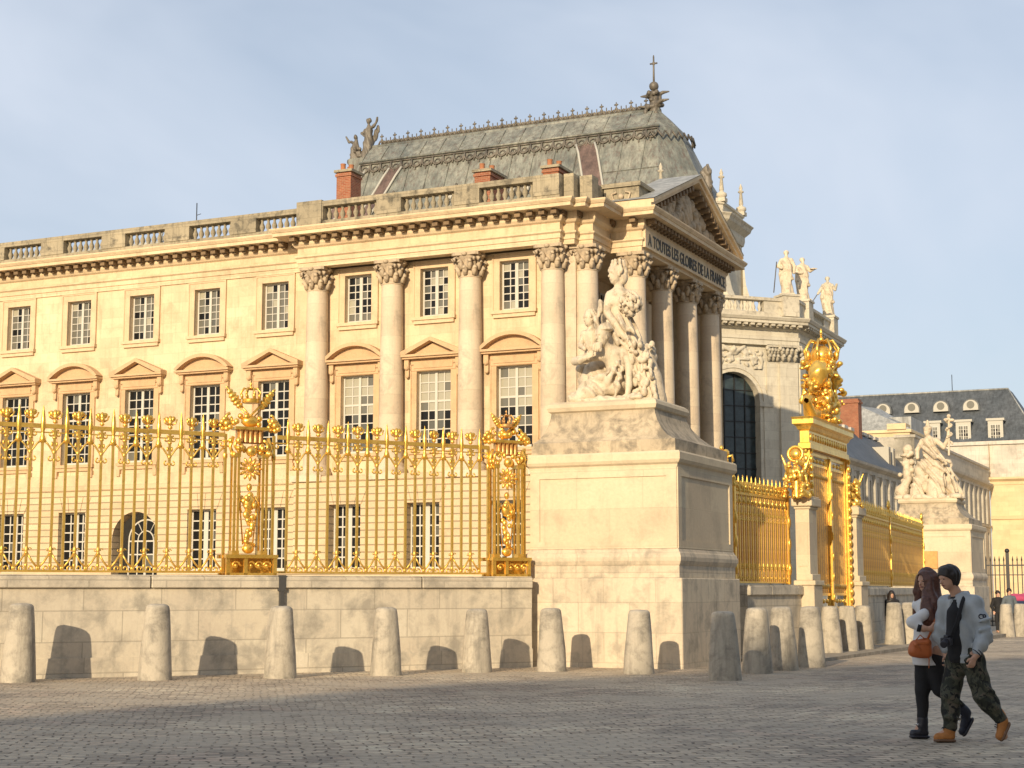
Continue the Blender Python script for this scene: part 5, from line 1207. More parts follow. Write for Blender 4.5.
def peace_group():
    t = empty('statue_group', PC_ - D1 * 1.98 + D2 * 1.42 + Vector((0, 0, 5.54)), TH, 'carved stone group of a wreathed woman, child and turbaned man on the large pedestal', 'statue')
    b = ((-1.35, -1.25, -.1), (1.5, 1.2, 3.35), .021)
    s = SDF((-.55, -.7, 1.1), (.85, .5, 3.3), .0125)     # wreathed woman
    head_(s, (.02, .06, 2.84), .225, .85, .012, cv=1.7)
    for i in range(60): a = i * .9; e = (i % 5) * .05; s.ell((.05 + (.21 - e * .4) * math.cos(a), .12 + (.19 - e * .4) * math.sin(a), 2.90 + e + .03 * math.sin(a * 2.3)), (.045, .045, .05), .012)
    s.ell((.16, .16, 2.78), (.13, .13, .16), .04); s.chain([(.14, .15, 2.7), (-.05, .05, 2.45)], [.06, .05], .03)
    limb(s, (.06, .1, 2.62, .09), (.10, .12, 2.45, .11), k=.05); s.cap((-.10, .05, 2.36), (.28, .15, 2.36), .14, .14, .08)
    s.chain([(.09, .1, 2.32), (.06, .1, 2.0), (.12, .12, 1.65)], [.24, .20, .28], .08); s.ell((-.02, -.08, 2.22), (.11, .1, .11), .05); s.ell((.17, -.06, 2.22), (.11, .1, .11), .05)
    limb(s, (-.12, .0, 2.36, .12), (-.16, -.16, 2.02, .10), (.12, -.34, 1.75, .085), (.42, -.38, 1.38, .07), k=.03); hand_(s, (.42, -.38, 1.38), (.5, -.1, -.8), (.5, -.5, .4), 2.0, .4)
    limb(s, (.30, .15, 2.38, .12), (.5, .0, 2.1, .09), (.42, -.2, 2.2, .08), k=.03)
    s.build('woman_figure', M['statue'], t)
    s = SDF(*b)                                        # her robe, in deep folds
    s.chain([(.1, .15, 1.85), (.2, .15, 1.4), (.35, .0, 1.15)], [.28, .40, .38], .1); s.chain([(.35, 0, 1.2), (.70, -.15, .95), (.86, -.1, .35), (.92, -.05, .05)], [.30, .26, .24, .30], .1)
    s.chain([(.1, .3, 1.3), (.15, .35, .6), (.1, .4, .0)], [.40, .5, .55], .1)
    s.chain([(-.2, .15, 2.4), (-.30, .22, 1.9), (-.28, .25, 1.4)], [.08, .13, .2], .06)
    for x0, z0, x1, z1 in ((-.05, 1.75, .5, 1.35), (.0, 1.6, .62, 1.12), (.45, 1.25, .72, .5), (.6, 1.1, .9, .35), (.75, 1.0, 1.02, .3), (-.25, 2.2, -.3, 1.5), (.25, 1.9, .6, 1.5), (.8, .7, 1.12, .12)):
        s.chain([(x0, -.26, z0), ((x0 + x1) / 2 - .03, -.40, (z0 + z1) / 2 - .05), (x1, -.34, z1)], [.05, .07, .05], .05)
    s.ripple(.030, 24, 12, 9, warp=1.3); s.ripple(.010, 46, 30, 20, warp=1.0); s.build('robe', M['statue'], t)
    s = SDF(*b); r = random.Random(5)                  # flowers in her arm, fruit and leaves at the right
    s.ell((.44, -.08, 2.12), (.22, .2, .22), .03)
    for i in range(120): a, q = r.random() * 6.28, r.uniform(-1, 1); w = math.sqrt(1 - q * q); s.ell((.46 + .26 * w * math.cos(a), -.12 + .24 * w * math.sin(a), 2.14 + .25 * q), r.uniform(.03, .065), .008)
    s.build('flower_bunch', M['statue'], t)
    s = SDF(*b)
    s.chain([(.86, -.05, 1.1), (.98, -.1, .5), (1.02, -.1, .05)], [.14, .26, .34], .05)
    for i in range(170): z = r.uniform(.0, 1.3); s.ell((1.0 - z * .18 + r.uniform(-.26, .26), -.1 + r.uniform(-.42, .25), z), (r.uniform(.035, .09), r.uniform(.035, .09), r.uniform(.04, .12)), .01, rz=r.random() * 3)
    s.build('fruit_and_leaves', M['statue'], t)
    s = SDF((-1.1, -.5, .2), (-.2, .35, 2.25), .0125)    # child at the left
    head_(s, (-.66, -.02, 1.90), .175, .9, .010, cv=1.7)
    for i in range(46): a = i * 1.1; e = (i % 4) * .045; s.ell((-.64 + (.16 - e * .5) * math.cos(a), .03 + (.15 - e * .5) * math.sin(a), 1.95 + e), .042, .01)
    limb(s, (-.64, .02, 1.76, .07), (-.62, .03, 1.66, .09)); s.cap((-.80, .0, 1.58), (-.46, .05, 1.58), .085, .085, .06); s.chain([(-.63, .02, 1.55), (-.62, .0, 1.3), (-.64, .0, 1.05)], [.16, .15, .17], .06)
    limb(s, (-.82, -.02, 1.58, .075), (-.86, -.12, 1.32, .06), (-.68, -.28, 1.22, .05)); limb(s, (-.46, .03, 1.58, .075), (-.34, -.12, 1.36, .06), (-.42, -.26, 1.2, .05))
    limb(s, (-.72, -.02, 1.05, .11), (-.86, -.2, .8, .09), (-.84, -.1, .45, .07), (-.9, -.2, .3, .05)); limb(s, (-.55, 0, 1.05, .11), (-.5, -.2, .72, .09), (-.5, -.1, .4, .07))
    s.build('child_figure', M['statue'], t)
    s = SDF((-1.1, -1.2, -.05), (.85, .1, 1.85), .0125)  # turbaned reclining man
    head_(s, (-.04, -.70, 1.38), .215, 1.15, .010, tilt=-.05, cv=1.8)
    for i in range(30): a = i * .7; s.ell((-.10 + .085 * math.cos(a), -.86 + .03 * math.sin(a * 3), 1.21 - .06 * (i % 4) * .6), (.035, .035, .05), .01)
    s.ell((.0, -.62, 1.57), (.19, .18, .10), .02)
    for z in (1.54, 1.58, 1.62, 1.65): s.chain([(.0 + (.20 - (z - 1.51) * .7) * math.cos(u), -.63 + (.195 - (z - 1.51) * .7) * math.sin(u), z + .02 * math.cos(u)) for u in np.linspace(0, 6.28, 13)], [.03] * 13, .006)
    limb(s, (.0, -.60, 1.24, .09), (.06, -.46, 1.1, .11)); s.cap((-.15, -.48, 1.03), (.36, -.36, 1.04), .125, .13, .08)
    s.chain([(.12, -.4, 1.0), (.2, -.36, .72), (.16, -.3, .4)], [.25, .23, .28], .08)
    limb(s, (-.18, -.5, 1.05, .12), (-.48, -.6, .98, .10), (-.80, -.62, .92, .085), k=.04); limb(s, (-.80, -.62, .92, .085), (-.55, -.86, .88, .07), (-.36, -.92, .94, .055), k=.03); hand_(s, (-.36, -.92, .94), (.9, 0, .45), (0, .2, 1), 1.7, .5)
    limb(s, (.40, -.36, 1.04, .12), (.56, -.46, .72, .10), (.60, -.60, .34, .08), (.58, -.66, .10, .06), k=.04); hand_(s, (.58, -.66, .14), (-.4, -.5, -.6), (-.8, 0, 0), 1.9, .3)
    s.build('reclining_man_figure', M['statue'], t)
    s = SDF(*b)                                        # low drapery and rock
    s.chain([(.2, -.35, .42), (-.35, -.42, .34), (-.85, -.45, .14)], [.28, .26, .16], .1); s.chain([(.1, -.5, .36), (-.3, -.75, .22), (-.75, -.85, .08)], [.2, .18, .12], .08)
    for x0, z0, x1, z1 in ((.3, .75, -.4, .42), (.2, .6, -.6, .28), (.36, .9, .1, .4), (.1, .4, -.8, .12), (.42, .7, .3, .1), (.05, .25, -.5, .05)): s.chain([(x0, -.60, z0), ((x0 + x1) / 2, -.76, (z0 + z1) / 2 - .06), (x1, -.74, z1)], [.045, .065, .05], .05)
    s.ripple(.028, 12, 9, 24, warp=1.3); s.build('fallen_drapery', M['statue'], t)
    s = SDF(*b)
    s.ell((0, 0, .02), (1.18, .98, .16), .1); s.ell((-.5, .1, .5), (.45, .5, .55), .1); s.ell((.3, .35, .5), (.6, .6, .5), .1)
    for i in range(22): s.ell((r.uniform(-1.1, 1.1), r.uniform(-1, .3), .04), (r.uniform(.1, .25), r.uniform(.1, .2), r.uniform(.06, .14)), .04)
    s.cut(2, -.03); s.ripple(.012, 20, 17, 11); s.build('rock_base', M['statue'], t); t.scale = (.90, .95, 1.04)
peace_group()

def far_group():
    t = empty('statue_group', PF_ - D1 * 1.90 + D2 * 1.42 + Vector((0, 0, 5.54)), TH, 'seated stone woman raising a staff beside a small column, on the farther pedestal', 'statue')
    b = ((-1.6, -1.1, -.1), (1.6, 1.1, 3.9), .024)
    s = SDF(*b); head_(s, (-.1, -.03, 2.98), .215, 1.0, .015, cv=1.7)
    s.ell((-.08, .02, 3.12), (.2, .2, .12), .03); s.cap((-.08, 0, 3.2), (-.08, 0, 3.45), .1, .05, .03)
    limb(s, (-.08, .02, 2.82, .09), (-.05, .03, 2.66, .12)); s.cap((-.32, .0, 2.54), (.28, .03, 2.54), .14, .14, .08); s.chain([(-.03, .02, 2.5), (0, .02, 2.1), (.05, .05, 1.7)], [.27, .23, .34], .1)
    limb(s, (.3, .03, 2.55, .12), (.60, -.1, 2.25, .10), (.82, -.2, 2.62, .08), (.84, -.22, 2.9, .06), k=.03); limb(s, (-.34, 0, 2.54, .12), (-.55, -.1, 2.15, .1), (-.5, -.3, 1.8, .08), k=.03)
    s.build('seated_woman_figure', M['statue'], t)
    s = SDF(*b); s.chain([(-.03, .0, 2.5), (.0, .0, 2.1), (.05, .02, 1.7)], [.28, .27, .36], .1); s.chain([(-.3, -.1, 2.6), (.0, -.3, 2.3), (.3, -.2, 1.9)], [.06, .07, .06], .04); s.chain([(.05, .05, 1.9), (.15, .0, 1.5), (-.25, -.5, 1.35)], [.36, .48, .34], .12); s.chain([(-.25, -.5, 1.35), (-.42, -.55, .7), (-.5, -.6, .1)], [.30, .27, .32], .1); s.chain([(.25, -.35, 1.4), (.3, -.5, .7), (.25, -.5, .1)], [.36, .36, .42], .1)
    s.chain([(.3, .2, 1.5), (.8, .15, .8), (1.15, .1, .1)], [.35, .3, .22], .12); s.ell((.2, .2, .6), (.75, .6, .8), .15)
    for x0, z0, x1, z1 in ((-.3, 2.3, .9, 1.55), (-.2, 1.9, .7, 1.2), (.9, 1.6, 1.2, .3), (.1, 1.5, -.2, .6), (.4, 1.4, .2, .3), (.6, 1.5, .6, .3), (-.3, 1.5, .5, .9)): s.chain([(x0, -.45, z0), ((x0 + x1) / 2, -.72, (z0 + z1) / 2 - .1), (x1, -.6, z1)], [.06, .08, .06], .06)
    s.ripple(.04, 17, 9, 11, warp=1.3); s.build('robe', M['statue'], t)
    s = SDF(*b); s.cap((.84, -.25, 1.9), (.88, -.2, 3.5), .05, .045); r = random.Random(2)
    for i in range(22): a = i * .8; s.ell((.87 + .11 * math.cos(a), -.2 + .11 * math.sin(a), 2.4 + i * .05), .06, .02)
    s.ell((.76, -.2, 3.45), (.12, .08, .07), .03); s.ell((1.0, -.2, 3.42), (.12, .08, .07), .03); s.ell((.88, -.2, 3.6), .09, .03); s.build('entwined_staff', M['statue'], t)
    s = SDF(*b); s.cap((-1.0, .1, .1), (-1.0, .1, 1.9), .26, .22); s.ell((-1.0, .1, 1.95), (.34, .34, .1), .05); s.ell((-.98, .0, 2.2), (.22, .22, .25), .05); s.chain([(-1.0, -.25, 1.6), (-.95, -.35, .9), (-1.2, -.45, .3)], [.14, .18, .2], .06)
    for i in range(18): s.ell((-1.05 + r.uniform(-.25, .3), -.2 + r.uniform(-.15, .1), r.uniform(.2, 2.1)), r.uniform(.08, .15), .04)
    s.ell((-1.2, -.4, .35), (.32, .3, .3), .08); s.build('garlanded_column', M['statue'], t)
    s = SDF(*b); s.ell((0, 0, .02), (1.45, 1.0, .18), .1)
    for i in range(18): s.ell((r.uniform(-1.3, 1.3), r.uniform(-.9, .2), .05), (r.uniform(.15, .3), .2, .15), .05)
    s.cut(2, -.03); s.build('rock_base', M['statue'], t)
far_group()

# robed figures on the chapel parapet
def robed(label, pos, rz, arms, seed, h=2.55):
    t = empty('parapet_statue', pos, rz, label, 'statue'); sc_ = h / 2.55; b = ((-.9, -.7, -.05), (.9, .7, 2.8), .035); r = random.Random(seed)
    s = SDF(*b); head_(s, (0, -.03, 2.38), .165, math.pi / 2 + .3 * (seed % 3 - 1), .03); s.ell((0, .04, 2.46), (.16, .16, .14), .03); s.ell((0, -.14, 2.24), (.09, .07, .12), .04)
    limb(s, (0, 0, 2.24, .08), (0, 0, 2.12, .11)); s.cap((-.24, 0, 2.0), (.24, 0, 2.0), .13, .13, .08); s.chain([(0, 0, 1.95), (0, 0, 1.5), (.02, 0, 1.2)], [.24, .22, .25], .08)
    for a in arms: s.chain(a[0], a[1], .04)
    s.build('body', M['chapelcap'] if seed == 3 else M['statue'], t)
    s = SDF(*b); s.chain([(0, 0, 2.0), (.04, 0, 1.5), (-.02, .02, .9), (.03, .04, .05)], [.24, .28, .30, .36], .1); s.chain([(-.2, -.15, 1.9), (.1, -.25, 1.4), (.28, -.2, .9)], [.1, .12, .12], .07); s.chain([(.1, -.15, 1.1), (.06, -.24, .6), (.1, -.25, .08)], [.14, .13, .13], .06)
    s.chain([(-.28, .0, 1.8), (-.34, -.05, 1.2), (-.3, 0, .6)], [.1, .13, .08], .07)
    s.ripple(.026, 17, 9, 2.2, seed, warp=1.0); s.build('robe', M['statue'], t)
    m = MB(); m.box(-.42, .42, -.4, .42, -.06, .05); m.build('plinth', M['chapelcap'], t); t.scale = (sc_,) * 3
    return t
CHW = lambda p: Bw(-9.5, 39.6) + D1 * p.x + D2 * p.y
a1 = [([(-.28, 0, 2.0), (-.46, -.08, 1.65), (-.28, -.3, 1.5)], [.12, .1, .08]), ([(.28, 0, 2.0), (.45, -.05, 1.6), (.4, -.1, 1.25)], [.12, .1, .08])]
a2 = [([(-.28, 0, 2.0), (-.4, -.1, 1.65), (-.1, -.32, 1.6)], [.12, .1, .08]), ([(.28, 0, 2.0), (.42, -.15, 1.75), (.62, -.28, 1.85)], [.12, .1, .08])]
a3 = [([(-.28, 0, 2.0), (-.46, -.1, 1.7), (-.62, -.2, 1.45)], [.12, .1, .08]), ([(.28, 0, 2.0), (.45, -.15, 1.7), (.55, -.3, 2.0)], [.12, .1, .08])]
rf = -.15
s1 = robed('robed bearded stone figure standing on the left plinth of the chapel parapet', CHW(PL[0][0]) + Vector((0, 0, 19.4)), rf, a1, 1, 2.75)
s2 = robed('robed stone figure holding an open book, middle one on the chapel parapet', CHW(PL[1][0]) + Vector((0, 0, 19.4)), rf + .2, a2, 2, 2.7)
m = MB(); m.box(-.02, .16, -.02, .26, 0, .05, rot=.3); m.box(-.2, -.02, -.02, .26, 0, .05, rot=.1); m.build('open_book', M['statue'], s2, (.58, -.42, 1.82))
s3 = robed('robed stone figure with a raised hand, at the far right end of the chapel parapet', CHW(PL[2][0]) + Vector((0, 0, 19.4)), rf, a3, 3, 2.65)
for s_ in (s1, s3): m = MB(); m.tube([(-.55 if s_ is s1 else -.6, -.2, 1.9 if s_ is s1 else 1.5), (-.75, -.3, .1)] if s_ is s1 else [(-.6, -.2, 1.5), (-1.15, -.1, .7)], .03, 5); m.build('staff', M['leaddark'], s_)

# ================================================================== FAR COURTYARD BUILDINGS
fr_far = [casement(1.0, 3.1, 2, 6, seed=60, panes=(.8, .1, .1), stile=.08), casement(1.3, 2.0, 4, 4, seed=61, panes=(.3, .4, .3)), casement(1.2, 2.2, 2, 4, seed=62, panes=(.9, .05, .05), stile=.08)]
# long slate-roofed wing
wa, wb = 58, 101
w1 = empty('slate_roofed_wing', Bw(-4.6, 0), TH, 'shaded two storey wing with blue slate roof behind the tall gate', 'palace wing')
m = MB(); bays = [62.2 + 3.0 * i for i in range(13)]
def side_panel(m, y0, y1, z0, z1, holes, depth):
    st = len(m.v); wall_panel(m, y0, y1, z0, z1, holes, depth); m.xf(Matrix.Rotation(math.pi / 2, 4, 'Z'), st)
side_panel(m, wa, wb, -1, 11.6, [(y - .5, y + .5, 8.3, 11.0) for y in bays] + [(y - .6, y + .6, 3.2, 6.4) for y in bays], .4)
m.quad((0, wa, -1), (0, wa, 11.6), (-11, wa, 11.6), (-11, wa, -1)); m.quad((0, wb, -1), (-11, wb, -1), (-11, wb, 11.6), (0, wb, 11.6))
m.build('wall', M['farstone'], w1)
m = MB()
for y in bays: 
    for dy in (-1.5,): m.cut(); m.box(-.02, .25, y + dy - .38, y + dy + .38, 7.3, 11.5)
m.build_each('pilaster', M['farstone'], w1)
m = MB(); m.sweep([(0, wa), (0, wb)], [(-.2, 11.5), (.08, 11.5), (.08, 11.85), (.2, 11.9), (.5, 12.1), (.55, 12.3), (-.3, 12.35)]); m.sweep([(0, wa), (0, wb)], [(-.1, 6.9), (.15, 6.95), (.2, 7.2), (-.1, 7.25)]); m.build('cornice', M['farstone'], w1)
m = MB(); m.quad((.3, wa, 12.3), (.3, wb, 12.3), (-3.4, wb, 16.2), (-3.4, wa, 16.2)); m.quad((-3.4, wa, 16.2), (-3.4, wb, 16.2), (-7.4, wb, 16.2), (-7.4, wa, 16.2)); m.add([(.3, wa, 12.3), (-3.4, wa, 16.2), (-7.4, wa, 16.2), (-11, wa, 12.3)], [(0, 1, 2, 3)]); m.add([(.3, wb, 12.3), (-3.4, wb, 16.2), (-7.4, wb, 16.2), (-11, wb, 12.3)], [(3, 2, 1, 0)])
rf_ = m.build('roof', M['slate'], w1)
m = MB()
for i in range(16): y = wa + 1 + i * 2.6; m.cut(); m.box(-3.6, -3.2, y, y + 1.5, 16.2, 16.5)
m.build_each('ridge_block', M['farpale'], rf_)
for y in (91.5, 93.6): m = MB(); m.box(-2.2, -.6, y, y + .9, 12.7, 14.9); so_ = m.build('skylight', M['cream'], rf_); m = MB(); m.quad((-.58, y + .12, 13), (-.58, y + .78, 13), (-.58, y + .78, 14.7), (-.58, y + .12, 14.7)); m.build('glass', M['glassdark'], so_)
for y in bays: place_window(w1, fr_far[0], (-.3, y, 8.1 + .2), math.pi / 2); place_window(w1, fr_far[0], (-.3, y, 3.25), math.pi / 2)
# taller pavilion block further along
wa2, wb2 = 101, 149.5
w2 = empty('courtyard_pavilion_wing', Bw(-4.6, 0), TH, 'taller stone wing with flat parapet and window rows, right of the farther statue', 'palace wing')
m = MB(); bays2 = [104 + 3.35 * i for i in range(14)]
side_panel(m, wa2, wb2, -1, 14.0, [(y - .55, y + .55, 10.4, 12.9) for y in bays2] + [(y - .6, y + .6, 5.6, 8.6) for y in bays2], .4)
m.quad((0, wa2, -1), (0, wa2, 16.6), (-14, wa2, 16.6), (-14, wa2, -1)); m.build('wall', M['farstone'], w2)
m = MB()
for y in bays2: m.cut(); m.box(-.02, .28, y - 1.675 - .35, y - 1.675 + .35, 9.6, 13.9)
m.build_each('pilaster', M['farstone'], w2)
m = MB(); m.sweep([(-2, wa2), (0, wa2), (0, wb2)], [(-.2, 13.9), (.1, 13.9), (.1, 14.2), (.5, 14.5), (.55, 14.75), (-.2, 14.8)]); m.sweep([(-2, wa2), (0, wa2), (0, wb2)], [(-.05, 14.8), (.0, 14.8), (.0, 16.5), (.15, 16.6), (.15, 16.85), (-.3, 16.9)]); m.sweep([(0, wa2), (0, wb2)], [(-.1, 9.2), (.18, 9.25), (.22, 9.5), (-.1, 9.55)]); m.build('cornice_and_parapet', M['farstone'], w2)
m = MB(); m.box(-14, -.2, wa2 + .2, wb2, 16.4, 16.7); m.box(-9, -1.2, 106, 118, 16.7, 19.2); m.build('roof', M['zinc'], w2)
for y in bays2: place_window(w2, fr_far[2], (-.3, y, 10.45), math.pi / 2); place_window(w2, fr_far[0], (-.3, y, 5.5), math.pi / 2)
# pale gabled block between
w3 = empty('attic_pavilion', Bw(-8.2, 104), TH, 'pale stone roof pavilion with low lead roof rising left of the farther statue', 'pavilion')
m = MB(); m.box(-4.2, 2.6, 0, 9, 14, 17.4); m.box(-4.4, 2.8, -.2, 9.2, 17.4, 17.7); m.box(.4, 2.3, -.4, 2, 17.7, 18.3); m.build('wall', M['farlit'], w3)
m = MB(); m.add([(-4.4, -.2, 17.7), (2.8, -.2, 17.7), (2.8, 9.2, 17.7), (-4.4, 9.2, 17.7), (-3.0, 2.5, 20.6), (-1.6, 6, 20.6)], [(0, 1, 4), (1, 2, 5, 4), (2, 3, 5), (3, 0, 4, 5)]); m.build('roof', M['zinc'], w3)
m = MB(); m.box(-1.0, 1.0, 3, 4.4, 14, 20.4); m.box(-1.1, 1.1, 2.9, 4.5, 20.0, 20.2)
w4 = tag(m.build('brick_chimney', M['brick'], None, None), 'broad brick chimney rising behind the gate crown, left of the dark roof', 'chimney'); w4.location = Bw(-8.4, 86, -1.1); w4.rotation_euler.z = TH
# great mansard building closing the court
w5 = empty('mansard_building', Bw(0, 150), TH, 'large building with tall dark mansard roof, round and square dormers, closing the courtyard', 'palace')
m = MB(); wx = [2.2 + 4.4 * i for i in range(5)]
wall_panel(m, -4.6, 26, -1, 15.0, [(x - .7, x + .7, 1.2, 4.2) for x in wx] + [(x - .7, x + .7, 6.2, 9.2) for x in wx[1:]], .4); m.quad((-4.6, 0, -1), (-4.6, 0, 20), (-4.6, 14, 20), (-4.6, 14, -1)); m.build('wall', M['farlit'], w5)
m = MB(); m.sweep([(-4.6, 0), (26, 0)], [(-.2, 14.7), (.1, 14.7), (.15, 15.1), (.6, 15.4), (.6, 15.65), (-.3, 15.7)]); m.sweep([(-4.6, 0), (26, 0)], [(-.1, 10.3), (.2, 10.35), (.25, 10.7), (-.1, 10.75)]); m.build('cornice', M['farlit'], w5)
m = MB(); m.box(-30, 24, .8, 2.6, 15.5, 20.0); m.box(-30, 24, .5, 2.9, 19.9, 20.35); m.build('attic', M['farpale'], w5)
m = MB(); X0, X1 = -34, 1.6; m.add([(X0, 2.4, 20.2), (X1, 2.4, 20.2), (X1 - 4.4, 7, 27.7), (X0, 7, 27.7), (X0, 11, 27.7), (X1 - 4.4, 11, 27.7), (X1, 16, 20.2), (X0, 16, 20.2)], [(0, 1, 2, 3), (3, 2, 5, 4), (1, 6, 5, 2), (4, 5, 6, 7)]); rr5 = m.build('roof', M['slate'], w5)
m = MB(); m.tube([(X0, 7, 27.75), (X1 - 4.4, 7, 27.75)], .12, 5); m.tube([(X1 - 4.4, 7, 27.7), (X1, 2.4, 20.2)], .1, 5); m.tube([(-7.3, 5.5, 25.4), (-9.2, 3.0, 21.2)], .0, 3) if False else None; m.build('roof_rolls', M['zinc'], rr5)
for x in (-22.6, -18.8, -15.0, -11.2, -7.35):
    m = MB(); n = 12; pts = [(x - .95, 24.9), (x + .95, 24.9)] + [(x + .95 * math.cos(a), 25.3 + .95 * math.sin(a)) for a in [q * math.pi / n for q in range(n + 1)]]
    m.poly_prism(pts, 4.7, 5.0); q = m.build('round_dormer', M['cream'], rr5)
    m = MB(); pts = [(x - 1.1, 24.85), (x + 1.1, 24.85)] + [(x + 1.1 * math.cos(a), 25.35 + 1.1 * math.sin(a)) for a in [q_ * math.pi / n for q_ in range(n + 1)]]; m.poly_prism(pts, 5.0, 7.0); m.build('dormer_cheek', M['slate'], q)
    m = MB(); m.poly_prism([(x + .5 * math.cos(a), 25.6 + .5 * math.sin(a)) for a in [q_ * math.pi / 8 for q_ in range(16)]], 4.66, 4.7); m.build('round_window', M['glassgrey'], q)
for x in (-15.9, -12.0, -8.1, -4.05):
    m = MB(); m.box(x - .95, x + .95, 2.9, 3.1, 20.4, 23.2); m.box(x - 1.15, x + 1.15, 2.75, 5.4, 23.2, 23.5); q = m.build('square_dormer', M['cream'], rr5)
    m = MB(); m.box(x - .95, x + .95, 3.1, 5.2, 20.4, 23.2); m.build('dormer_cheek', M['slate'], q)
    place_window(q, fr_far[1], (x, 2.88, 20.7))
for x in wx: place_window(w5, fr_far[2], (x, .3, 1.25)); 
for x in wx[1:]: place_window(w5, fr_far[2], (x, .3, 6.25))
for (x, y, z0, z1) in ((-24.5, 3, 19, 23.4), (-22.4, 3, 19, 22.8)): m = MB(); m.box(x, x + 1.1, y, y + 1, z0, z1); m.build('chimney', M['brick'], w5)
m = MB(); m.tube([(-10, 7, 27.7), (-10, 7, 30)], .05, 5); m.build('aerial', M['black'], w5)

# black railing with gilded-less spikes at the right
fr_o = Bw(0, 0); rb = empty('black_railing', Vector((20.5, 88.5, gz(0, 88))), TH, 'thin dark spiked railing at the right edge behind the pedestrians', 'railing')
m = MB(); m.box(0, 13, -.03, .03, .25, .32); m.box(0, 13, -.03, .03, 3.2, 3.27); m.box(0, 13, -.03, .03, 2.7, 2.75); m.build('rails', M['black'], rb)
pm_ = MB(); pm_.box(-.025, .025, -.025, .025, 0, 3.5); pm_.lathe((0, 0, 3.45), [(.03, 0), (.045, .06), (.005, .28)], 6); pm_ = pm_.data('picket', M['black'])
for i in range(56): inst(pm_, 'picket', rb, (.1 + i * .23, 0, 0))
for x in (1.9, 6.5, 11.1): m = MB(); m.box(x - .08, x + .08, -.08, .08, 0, 3.9); m.blob((x, 0, 4.0), .13); m.build('railing_post', M['black'], rb)

# the building behind the photographer whose roof throws the long shadow over the square
bh = empty('town_building', Vector((-37.6, -63, 0)), math.atan2(.655, .756), 'long town building behind the camera that shades the square', 'building')
m = MB(); m.box(0, 140, -22, 0, -1, 24.5); m.build('wall', M['farstone'], bh)
m = MB(); m.box(-.3, 140, -22.4, .4, 24.4, 25.0); m.add([(0, 0, 25), (140, 0, 25), (140, -4, 30.4), (0, -4, 30.4), (0, -18, 30.4), (140, -18, 30.4), (140, -22, 25), (0, -22, 25)], [(0, 1, 2, 3), (3, 2, 5, 4), (4, 5, 6, 7), (0, 3, 4, 7), (1, 6, 5, 2)]); m.build('roof', M['slate'], bh)
for i in range(24):
    for z in (4, 10.5, 17): place_window(bh, fr_far[0], (4 + i * 5.6, .04, z), math.pi)

# ================================================================== PEOPLE
skin = flat('skin', (.50, .29, .20), .55, var=.08, scale=30); hairb = flat('dark_brown_hair', (.018, .012, .010), .5, var=.5, scale=60); hairr = flat('auburn_hair', (.085, .030, .018), .45, var=.5, scale=50)
satin = flat('grey_satin', (.34, .37, .39), .42, var=.18, scale=9); navy = flat('navy_ribbing', (.02, .025, .045), .8); blk = flat('black_cotton', (.012, .012, .014), .85, var=.2, scale=12)
whitec = flat('white_cotton', (.66, .66, .66), .85, var=.12, scale=8); nubuck = flat('tan_nubuck', (.42, .17, .045), .75, var=.25, scale=14); sole = flat('boot_sole', (.16, .09, .05), .8)
blackl = flat('black_leather', (.02, .02, .028), .45); orange = flat('orange_leather', (.46, .12, .03), .45, var=.2, scale=9); facecol = flat('lip_red', (.30, .09, .07), .5)
def camof(t, N, L, b):
    tcn = N.new('ShaderNodeTexCoord'); n1 = noise(N, L, tcn.outputs['Object'], 9, 3, .5, .8); n2 = noise(N, L, tcn.outputs['Object'], 13, 3, .5, 1.2)
    r1 = ramp(N, L, n1.outputs[0], [(.0, (.022, .026, .018)), (.46, (.022, .026, .018)), (.48, (.060, .062, .042)), (.58, (.060, .062, .042)), (.60, (.10, .085, .062))]); 
    r2 = ramp(N, L, n2.outputs[0], [(.56, (0, 0, 0)), (.58, (1, 1, 1))]); c = mix(N, L, r2.outputs[0], r1.outputs[0], (.008, .009, .008)); L.new(c, b.inputs['Base Color']); setp(b, Roughness=.85)
camo = mat('camouflage_cotton', camof)
def boot(parent, ankle, heel, toe, mt, ms, top=.1, w=.052, f=.93, ud=(0, 0, 1)):
    s = SDF(np.minimum(np.minimum(ankle, heel), toe) - .2, np.maximum(np.maximum(ankle, heel), toe) + .22, .007)
    ud = np.array(ud, float) / np.linalg.norm(ud); a, h, t_ = [np.array(v, float) for v in (ankle, heel, toe)]; up = (a - h); d = (t_ - h); L = np.linalg.norm(d); d /= L; nrm = up - d * (up @ d); nrm /= np.linalg.norm(nrm)
    s.cap(a + ud * top, a, .060 * f, .054 * f, .02); s.cap(a, h + nrm * .045 + d * .03, .052 * f, .046 * f, .025); s.cap(h + nrm * .04 + d * .05, t_ + nrm * .032 - d * .045, .044 * f, w * .9 * f, .02); s.cap(a + d * .02, t_ + nrm * .05 - d * .11, .046 * f, .038 * f, .03)
    s.ripple(.0015, 60, 50, 70)
    s.cap(a + ud * (top + .01), a + ud * (top - .02), .065 * f, .065 * f, .008)
    o = s.build('boot', mt, parent)
    s = SDF(np.minimum(h, t_) - .15, np.maximum(h, t_) + .15, .007)
    for q in (-1, 1):
        sd = np.cross(d, nrm) * .014 * q; s.cap(h + sd + d * .02 - nrm * .0, t_ + sd - d * .045 + nrm * .004, .038, .042, .02, flat=(nrm, 2.2))
    s.build('sole', ms, o)
    m = MB(); 
    for i in range(4):
        c = a + (t_ + nrm * .05 - d * .1 - a) * (i * .2) + nrm * .045 + d * .03; sd = np.cross(d, nrm) * .03; m.tube([tuple(c + sd), tuple(c + nrm * .014), tuple(c - sd)], .006, 5)
    m.build('laces', blackl if mt is nubuck else whitec, o)
    return o

